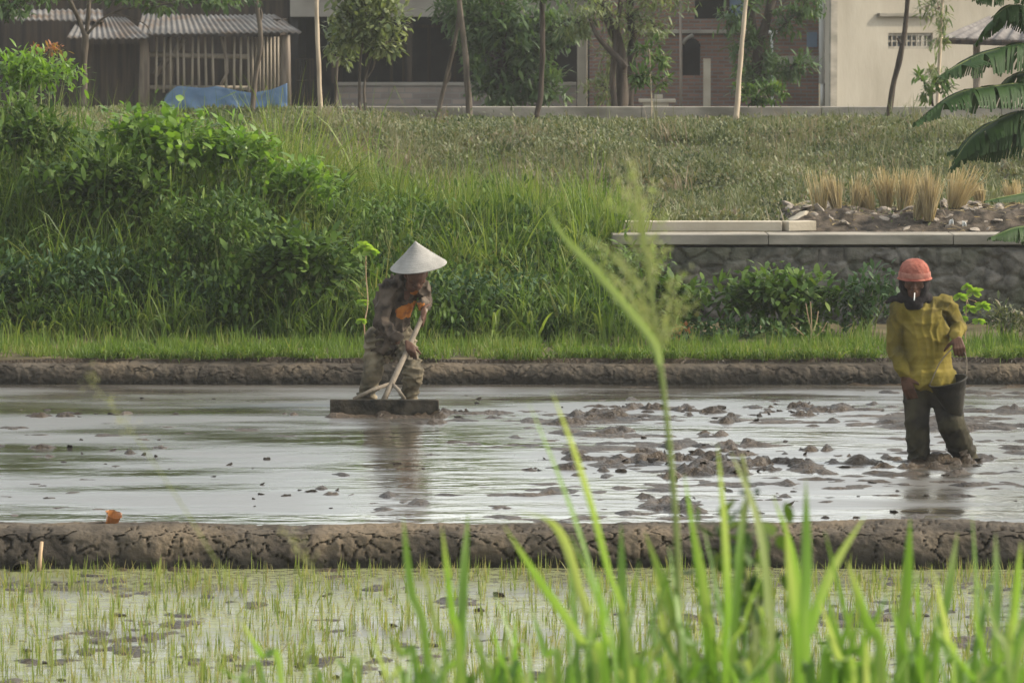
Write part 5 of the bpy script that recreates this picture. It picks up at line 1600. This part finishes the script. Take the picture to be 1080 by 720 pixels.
# --- the man in the yellow shirt --------------------------------------------------------------------
YH = 32.85
sh_r, sh_l = q(947, 327, .0), q(997, 319, .03)
el_r, el_l = q(943, 366, .04), q(1011, 345, .10)
wr_r, wr_l = q(954, 397, -.08), q(1009, 357, -.10)
hip_r, hip_l = q(968, 410, .02), q(993, 410, .02)
kn_r, kn_l = q(967, 445, -.06), q(1003, 446, -.1)
an_r, an_l = q(970, 486, .0), q(1018, 481, .1)
hd = q(964.5, 297, -.03)
B = Body()
at = head(B, hd, (-.12, -.96, -.12), (.0, -.12, 1), .98)
B.limb([q(969, 322, .02), q(966, 305, .0)], [.06, .055])
B.limb([q(980, 404, .02), q(977, 370, .02), q(973, 340, .02)], [.125, .13, .135], 0, (1, .7, 1))
B.limb([sh_r, el_r, wr_r], [.05, .038, .027]); B.limb([sh_l, el_l, wr_l], [.05, .038, .027])
B.limb([hip_r, kn_r, an_r, an_r - Vector((0, 0, .15))], [.08, .055, .045, .04]); B.limb([hip_l, kn_l, an_l, an_l - Vector((0, 0, .15))], [.08, .055, .045, .04])
hand(B, wr_r + Vector((0, 0, 0)), (.25, .6, -.1), (.3, -.2, -.95), (.85, -.45, .2), 1.08, .28, 1)
hand(B, wr_l + Vector((0, -.005, .01)), (.1, .9, -.1), (.12, -.55, -.8), (.95, .1, .1), 1.05, .85, -1)
man2 = B.build('person', [M['skin'], M['eye']], None, .0055, 2)
tag(man2, 'man in a mustard yellow shirt and faded red cap wading through the mud', 'person')
S = Body()
S.limb([q(981, 400, .02), q(979, 380, .02), q(976, 352, .01), q(973, 335, .01)], [.17, .165, .168, .152], 0, (1.0, .72, .9))
S.limb([sh_r + Vector((.015, 0, -.012)), q(971, 324, .02), sh_l + Vector((-.02, 0, -.02))], [.066, .08, .064])
S.limb([q(981, 403, .02), q(981, 396, .02)], [.2, .188], 0, (1.03, .82, .45))
S.limb([sh_r, el_r, wr_r + Vector((-.003, .01, .02))], [.066, .057, .044]); S.limb([sh_l, el_l, wr_l + Vector((.0, .02, .02))], [.062, .057, .044])
S.build('shirt', M['yellow_shirt'], man2, .0065, 3, .0012, 9, (1, .8, .4), [(.75, 0, .65, .11, .013, 2.), (.7, 0, -.7, .09, .01, 5.), (1, 0, .1, .1, .012, 8.)])
T = Body()
T.limb([q(981, 398, .02), q(981, 412, .02)], [.16, .165], 0, (1, .76, .7))
T.limb([hip_r + Vector((0, 0, .03)), hip_r.lerp(kn_r, .5), kn_r, an_r, an_r - Vector((0, 0, .12))], [.105, .093, .083, .078, .08])
T.limb([hip_l + Vector((0, 0, .03)), hip_l.lerp(kn_l, .5) + Vector((.01, 0, 0)), kn_l, an_l, an_l - Vector((0, 0, .12))], [.108, .1, .096, .085, .084])
T.build('trousers', M['muddy_trousers'], man2, .007, 2, .006, 14, (1, 1, .8), [(.35, 0, .94, .1, .013, 3.), (-.4, 0, .9, .085, .013, 6.)])
# black hood round the face, knotted behind
Hd = Body()
fw, up = Vector((-.12, -.96, -.12)).normalized(), Vector((0, -.12, 1)).normalized(); rt = fw.cross(up).normalized(); up = rt.cross(fw)


def hh_(a, b_, c): return hd + rt * a + fw * b_ + up * c


for k in range(26):
    an = 2 * math.pi * k / 26
    ca, sa = math.cos(an), math.sin(an)
    Hd.limb([hh_(.073 * ca, .052 - .012 * abs(ca), -.022 + .098 * sa), hh_(.084 * ca, .0, -.005 + .098 * sa), hh_(.07 * ca, -.06, .0 + .085 * sa)], [.023, .027, .03])
Hd.ball(hh_(0, -.07, .01), (.08, .06, .085))
Hd.limb([hh_(-.075, .02, -.1), hh_(0, .06, -.138), hh_(.075, .02, -.1)], [.035, .036, .035])
Hd.limb([hh_(-.085, -.02, -.12), hh_(0, -.06, -.13), hh_(.085, -.02, -.12)], [.045, .055, .045])
Hd.limb([hh_(-.03, .05, -.155), hh_(.03, .05, -.155)], [.035, .035])
sdx = -1 if hh_(-1, 0, 0).x < hh_(1, 0, 0).x else 1
Hd.limb([hh_(sdx * .08, 0, -.13), hh_(sdx * .15, -.01, -.125), hh_(sdx * .19, 0, -.15)], [.035, .02, .012])
Hd.build('hood', M['black_cloth'], man2, .006, 3, .003, 25)
# red helmet with a scuffed band and small brim
Mh = Matrix((rt, -fw, up)).transposed()
hb = MB()
hb.lathe([(.001, .125), (.03, .122), (.06, .11), (.085, .088), (.1, .058), (.106, .034)], hh_(0, .005, .04), 32, Mh)
hb.lathe([(.108, .0), (.12, -.012), (.122, -.017), (.11, -.014), (.1, .0), (.1, .034), (.08, .085), (.001, .115)], hh_(0, .005, .04), 32, Mh)
for i_, v_ in enumerate(hb.V):
    n_ = Vector(v_) - hh_(0, 0, .05)
    hb.V[i_] = tuple(Vector(v_) + n_.normalized() * (.007 * mnoise.noise(Vector(v_) * 14) + .002 * mnoise.noise(Vector(v_) * 40)))
hl = hb.build('cap', M['red_hat'], man2, True)
MB().lathe([(.108, .036), (.111, .031), (.113, .008), (.112, .0)], hh_(0, .005, .04), 32, Mh).build('band', M['red_hat_band'], hl, True)
mp = hh_(-.006, .098, -.062)
c_ = MB().tube([mp, mp + fw * .03 - up * .022, mp + fw * .055 - up * .04], [.0045, .0045, .0045], 8).build('cigarette', M['white_pipe'], None, True)
tag(c_, 'white cigarette held in the mouth of the man in yellow', 'cigarette')
# black bucket hanging from the hand
grip = wr_l + Vector((.005, -.045, -.055))
bc = q(1004, 420, -.14)
root = empty('bucket', bc + Vector((0, 0, -.13))); tag(root, 'dark muddy bucket hanging by its bent handle from the left hand', 'bucket')
tl = Matrix.Rotation(R(-14), 3, 'Y') @ Matrix.Rotation(R(8), 3, 'X')
mb = MB()
mb.lathe([(.001, -.13), (.045, -.13), (.07, -.06), (.102, .03), (.13, .12), (.138, .122), (.138, .132), (.127, .132), (.098, .03), (.066, -.06), (.04, -.12), (.001, -.12)], (0, 0, .13), 32, tl)
mb.build('pail', M['bucket_black'], root, True)
h0, h1 = tl @ Vector((-.132, 0, .128)) + Vector((0, 0, .13)), tl @ Vector((.132, 0, .128)) + Vector((0, 0, .13))
gp = grip - Vector(root.location)
mb = MB(); mb.tube(polyline([h0, h0.lerp(gp, .55) + Vector((-.03, 0, .02)), gp + Vector((-.02, 0, .004)), gp + Vector((.02, 0, .0)), h1.lerp(gp, .55) + Vector((.03, 0, .02)), h1], 26), .0045, 8)
mb.build('handle', M['pole_wood'], root, True)

# ------------------------------------------------------------------ tall grass on the roadside in front of the camera
def front_plant(label, blades, Y, filler=0, fx=(0, 0), ftop=(620, 700), name='grass_plant'):
    """blades: ([(px, py) tip ... base], width in photo pixels, shade)"""
    bx = np.mean([b[0][-1][0] for b in blades])
    base = P(bx, 760, Y); base.z = float(H(base.x, Y))
    rb = Rib()
    todo = list(blades)
    for k in range(filler):
        x0 = rng.uniform(*fx); tp = rng.uniform(*ftop); lean = rng.normal(0, 38)
        todo.append(([(x0 + lean, tp), (x0 + lean * .45, tp + 60), (x0, 740)], rng.uniform(4, 11), np.clip(rng.normal(.42, .3), 0, 1)))
    for pts, w, v in todo:
        yj = Y + rng.normal(0, .16); bend = rng.normal(0, .12)
        n = len(pts)
        w3 = [np.array(P(a, b_, yj + bend * (1 - i / (n - 1)) ** 2)) for i, (a, b_) in enumerate(pts)]
        lo = w3[-1].copy(); root_p = np.array([base.x * .5 + lo[0] * .5, yj, float(H(base.x, yj)) - .02])
        w3.append(root_p)
        q_ = polyline(w3, 26)
        t = np.linspace(0, 1, 26)
        ww = .82 * w / F * yj * (1 - (1 - np.minimum(1, t * 2.6)) ** 1.7) * (1 - .25 * t) + .0008
        yaw = rng.normal(0, .45)
        rb.strip(q_ - np.array(base), ww, np.clip(v + .3 * (1 - t) ** 4 + .12 * np.sin(t * 9 + rng.uniform(0, 6)), 0, 1), (math.cos(yaw), math.sin(yaw), 0), rng.uniform(.2, .6))
    o = rb.obj(name, M['grass_front']); o.location = base
    return tag(o, label, 'grass', 'tall grass plants in the foreground')


front_plant('foreground grass plant with two bright blades crossing the left water reflection', [([(425, 545), (433, 620), (452, 725)], 11, .5), ([(466, 555), (476, 640), (484, 725)], 10, .55), ([(494, 540), (489, 620), (486, 725)], 13, .35),
            ([(410, 668), (424, 690), (440, 730)], 9, .5), ([(445, 590), (458, 655), (470, 730)], 7, .75)], 8.6, 12, (425, 500), (640, 700))
front_plant('foreground grass plant with a broad bright blade leaning left before the bund', [([(531, 553), (570, 612), (612, 672), (640, 730)], 15, .6), ([(557, 423), (592, 510), (622, 600), (650, 730)], 10, .4), ([(582, 412), (612, 490), (640, 590), (668, 730)], 11, .75),
            ([(545, 538), (585, 552), (608, 610), (628, 730)], 13, .9), ([(655, 552), (657, 640), (658, 730)], 15, .3), ([(600, 560), (630, 640), (650, 730)], 12, .5), ([(690, 585), (700, 660), (706, 730)], 11, .85)], 8.3, 18, (590, 690), (580, 680))
front_plant('dense foreground grass plant right of the tall seed stalk', [([(705, 575), (714, 650), (722, 730)], 13, .4), ([(757, 468), (765, 560), (768, 640), (765, 730)], 12, .6), ([(771, 476), (798, 545), (809, 620), (812, 730)], 12, .95),
            ([(730, 545), (745, 640), (752, 730)], 15, .6), ([(785, 520), (778, 610), (772, 735)], 13, .5), ([(722, 500), (738, 600), (748, 735)], 12, .4), ([(680, 560), (706, 640), (724, 735)], 14, .65), ([(742, 555), (757, 640), (764, 730)], 10, .3), ([(700, 640), (722, 680), (738, 740)], 9, .7), ([(815, 522), (836, 580), (845, 640), (850, 735)], 11, .55)], 8.5, 22, (700, 830), (590, 690))
front_plant('foreground grass plant with a wide upright blade and one leaning right', [([(850, 505), (851, 600), (850, 730)], 17, .45), ([(828, 545), (836, 630), (842, 735)], 14, .6), ([(913, 543), (880, 600), (858, 660), (846, 735)], 17, .6), ([(893, 590), (912, 650), (930, 735)], 14, .6), ([(870, 560), (900, 680), (915, 735)], 8, .5)], 8.2, 18, (850, 930), (610, 700))
front_plant('foreground grass plant with stiff upright blades left of the right edge', [([(960, 545), (956, 620), (950, 735)], 16, .45), ([(1010, 560), (1000, 630), (985, 735)], 12, .5), ([(1025, 540), (1030, 640), (1034, 735)], 11, .35), ([(985, 600), (1000, 670), (1008, 735)], 10, .8)], 8.7, 18, (945, 1040), (600, 700))
front_plant('foreground grass plant cut by the right edge of the view', [([(1050, 562), (1052, 640), (1050, 735)], 12, .5), ([(1077, 570), (1070, 640), (1062, 735)], 13, .6), ([(1110, 590), (1085, 650), (1072, 735)], 13, .4), ([(1065, 620), (1078, 680), (1085, 735)], 11, .85)], 8.0, 16, (1045, 1110), (600, 690))
front_plant('small foreground grass plant poking in at the lower left', [([(255, 655), (276, 690), (298, 735)], 11, .6), ([(225, 700), (250, 715), (280, 740)], 6, .5), ([(352, 690), (366, 710), (378, 738)], 8, .6), ([(330, 650), (326, 690), (322, 738)], 4, .7)], 8.9, 3, (250, 380), (690, 712))
front_plant('low dense foreground grass filling the bottom edge below the seed stalk', [([(560, 640), (575, 690), (590, 738)], 10, .5), ([(520, 620), (540, 680), (560, 738)], 8, .5)], 9.4, 26, (520, 700), (640, 710))
front_plant('low dense foreground grass filling the bottom edge right of the middle', [([(800, 620), (806, 680), (810, 738)], 10, .5), ([(880, 640), (886, 690), (890, 738)], 9, .5)], 9.4, 28, (700, 1090), (640, 710))

# twining weed in the foreground grass
root = P(795, 760, 8.8); root.z = float(H(root.x, 8.8))
wd = empty('twining_weed', root); tag(wd, 'leafy twining weed with dark seed clusters climbing in the foreground grass', 'weed')
st = MB(); ctl = [P(a, b_, 8.8) - root for a, b_ in ((782, 480), (789, 520), (783, 570), (790, 630), (796, 700), (800, 750))]
st.tube(polyline(ctl + [Vector((0, 0, -.01))], 24), .004, 6); st.build('stem', M['stem'], wd, True)
rb = Rib()
for k in range(120):
    a = P(rng.normal(790, 26), rng.uniform(545, 735), 8.8 + rng.normal(0, .06)) - root
    rb.add([tuple(a)], updir(1, 1.2), rng.uniform(.028, .055), rng.uniform(.015, .03), .6, 4, 'leaf', True)
rb.obj('foliage', M['shrub'], wd)
for (px, py, n) in ((789, 518, 20), (776, 608, 50), (797, 628, 60), (785, 555, 26)):
    rb = Rib()
    for k in range(n):
        a = P(rng.normal(px, 4.5), py + rng.uniform(-16, 16), 8.8 + rng.normal(0, .01)) - root
        rb.add([tuple(a)], updir(1, 1.2), .014, .009, .5, 3, 'leaf', True, .1)
    rb.obj('seed_cluster', M['shrub_dull'], wd)

# the tall seed stalk
Yp = 8.4
root = P(716, 760, Yp); root.z = float(H(root.x, Yp))
sk = empty('seed_stalk', root); tag(sk, 'tall blurred grass stalk with an open feathery seed head in the foreground', 'grass')
ctl = [P(a, b_, Yp) - root for a, b_ in ((695, 372), (702, 430), (709, 500), (714, 570), (716, 660), (716, 750))]
st = MB(); st.tube(polyline(ctl + [Vector((0, 0, -.01))], 30), list(np.linspace(.0045, .0065, 30)), 7); st.build('stem', M['panicle'], sk, True)
st.V and None
rb = Rib()
lf = [np.array(P(a, b_, Yp - .05 * i) - root) for i, (a, b_) in enumerate(((574, 212), (592, 246), (630, 288), (665, 330), (690, 362), (697, 385)))]
q_ = polyline(lf, 26); t = np.linspace(0, 1, 26)
rb.strip(q_, (8 / F * Yp) * (1 - (1 - np.minimum(1, t * 1.8)) ** 1.6) + .0008, .8, (.6, .1, .75), .4)
rb.obj('leaf', M['grass_front'], sk)
rb = Rib()
axp = polyline([np.array(P(a, b_, Yp) - root) for a, b_ in ((695, 380), (690, 330), (683, 280), (676, 235), (664, 196))], 40)
for i in range(1, 40):
    rb.strip(axp[i - 1:i + 1], [.009 * (1 - i / 46), .009 * (1 - (i + 1) / 46)], .3)
ends = [(648, 180), (660, 172), (672, 205), (690, 200), (705, 225), (640, 215), (625, 255), (618, 268), (640, 290), (655, 250), (712, 260), (722, 320), (735, 318), (708, 300), (650, 315), (630, 280), (668, 240), (685, 250), (600, 262), (700, 340), (725, 345), (610, 250), (655, 205), (667, 185), (718, 285), (645, 265), (634, 300), (660, 290)]
for (a, b_) in ends:
    py0 = min(372, b_ + rng.uniform(45, 110)); i0 = int(np.clip((380 - py0) / (380 - 196) * 39, 0, 38))
    s_ = axp[i0]; e_ = np.array(P(a + rng.normal(0, 4), b_, Yp + rng.normal(0, .03)) - root)
    m_ = s_ * .45 + e_ * .55 + np.array([(s_[0] - e_[0]) * .12, 0, .012])
    br = polyline([s_, m_, e_], 16)
    rb.strip(br, np.linspace(.0026, .0014, 16), .35)
    n = 44
    tt = rng.uniform(.15, 1, n); pos = np.stack([np.interp(tt * 15, np.arange(16), br[:, k]) for k in range(3)], -1) + rng.normal(0, .006, (n, 3))
    rb.add(pos, updir(n, .8), rng.uniform(.007, .012, n), .0033, .4, 2, 'leaf', v=np.clip(rng.normal(.45, .3, n), 0, 1))
rb.obj('seed_head', M['panicle'], sk)

# two thin blurred stalks at the left
for i, (pts, lb) in enumerate(((((90, 395), (150, 470), (215, 570), (250, 640), (262, 750)), 'thin faint grass stalk leaning left over the near bund'), (((300, 560), (345, 620), (378, 680), (392, 750)), 'thin brownish grass stalk standing in the lower left'))):
    w3 = [np.array(P(a, b_, 7.6)) for a, b_ in pts]
    b0 = w3[-1].copy(); b0[2] = float(H(b0[0], 7.6))
    q_ = polyline(w3 + [b0], 24); rb = Rib()
    rb.strip(q_ - b0, np.linspace(.001, .0042, 24), .5)
    n = 30; tt = rng.uniform(0, 4, n); pos = np.stack([np.interp(tt, np.arange(24), q_[:, k]) for k in range(3)], -1) - b0 + rng.normal(0, .01, (n, 3))
    rb.add(pos, updir(n, .8), .01, .003, .4, 2, 'leaf', v=.8)
    o = rb.obj('grass_stalk', M['panicle']); o.location = b0
    tag(o, lb, 'grass')

# ------------------------------------------------------------------ smoky air
mb = MB(); mb.span(-280, 280, -70, 620, -1.6, 9.5)
m, nt, b, out = newmat('haze')
nt.nodes.remove(b)
pv = N(nt, 'ShaderNodeVolumePrincipled'); pv.inputs['Color'].default_value = (.93, .95, .97, 1); pv.inputs['Density'].default_value = .0004; pv.inputs['Anisotropy'].default_value = .3
nt.links.new(pv.outputs[0], out.inputs['Volume'])
o = mb.build('haze', m)
tag(o, 'thin smoky haze lying over the fields', 'haze', kind='stuff')
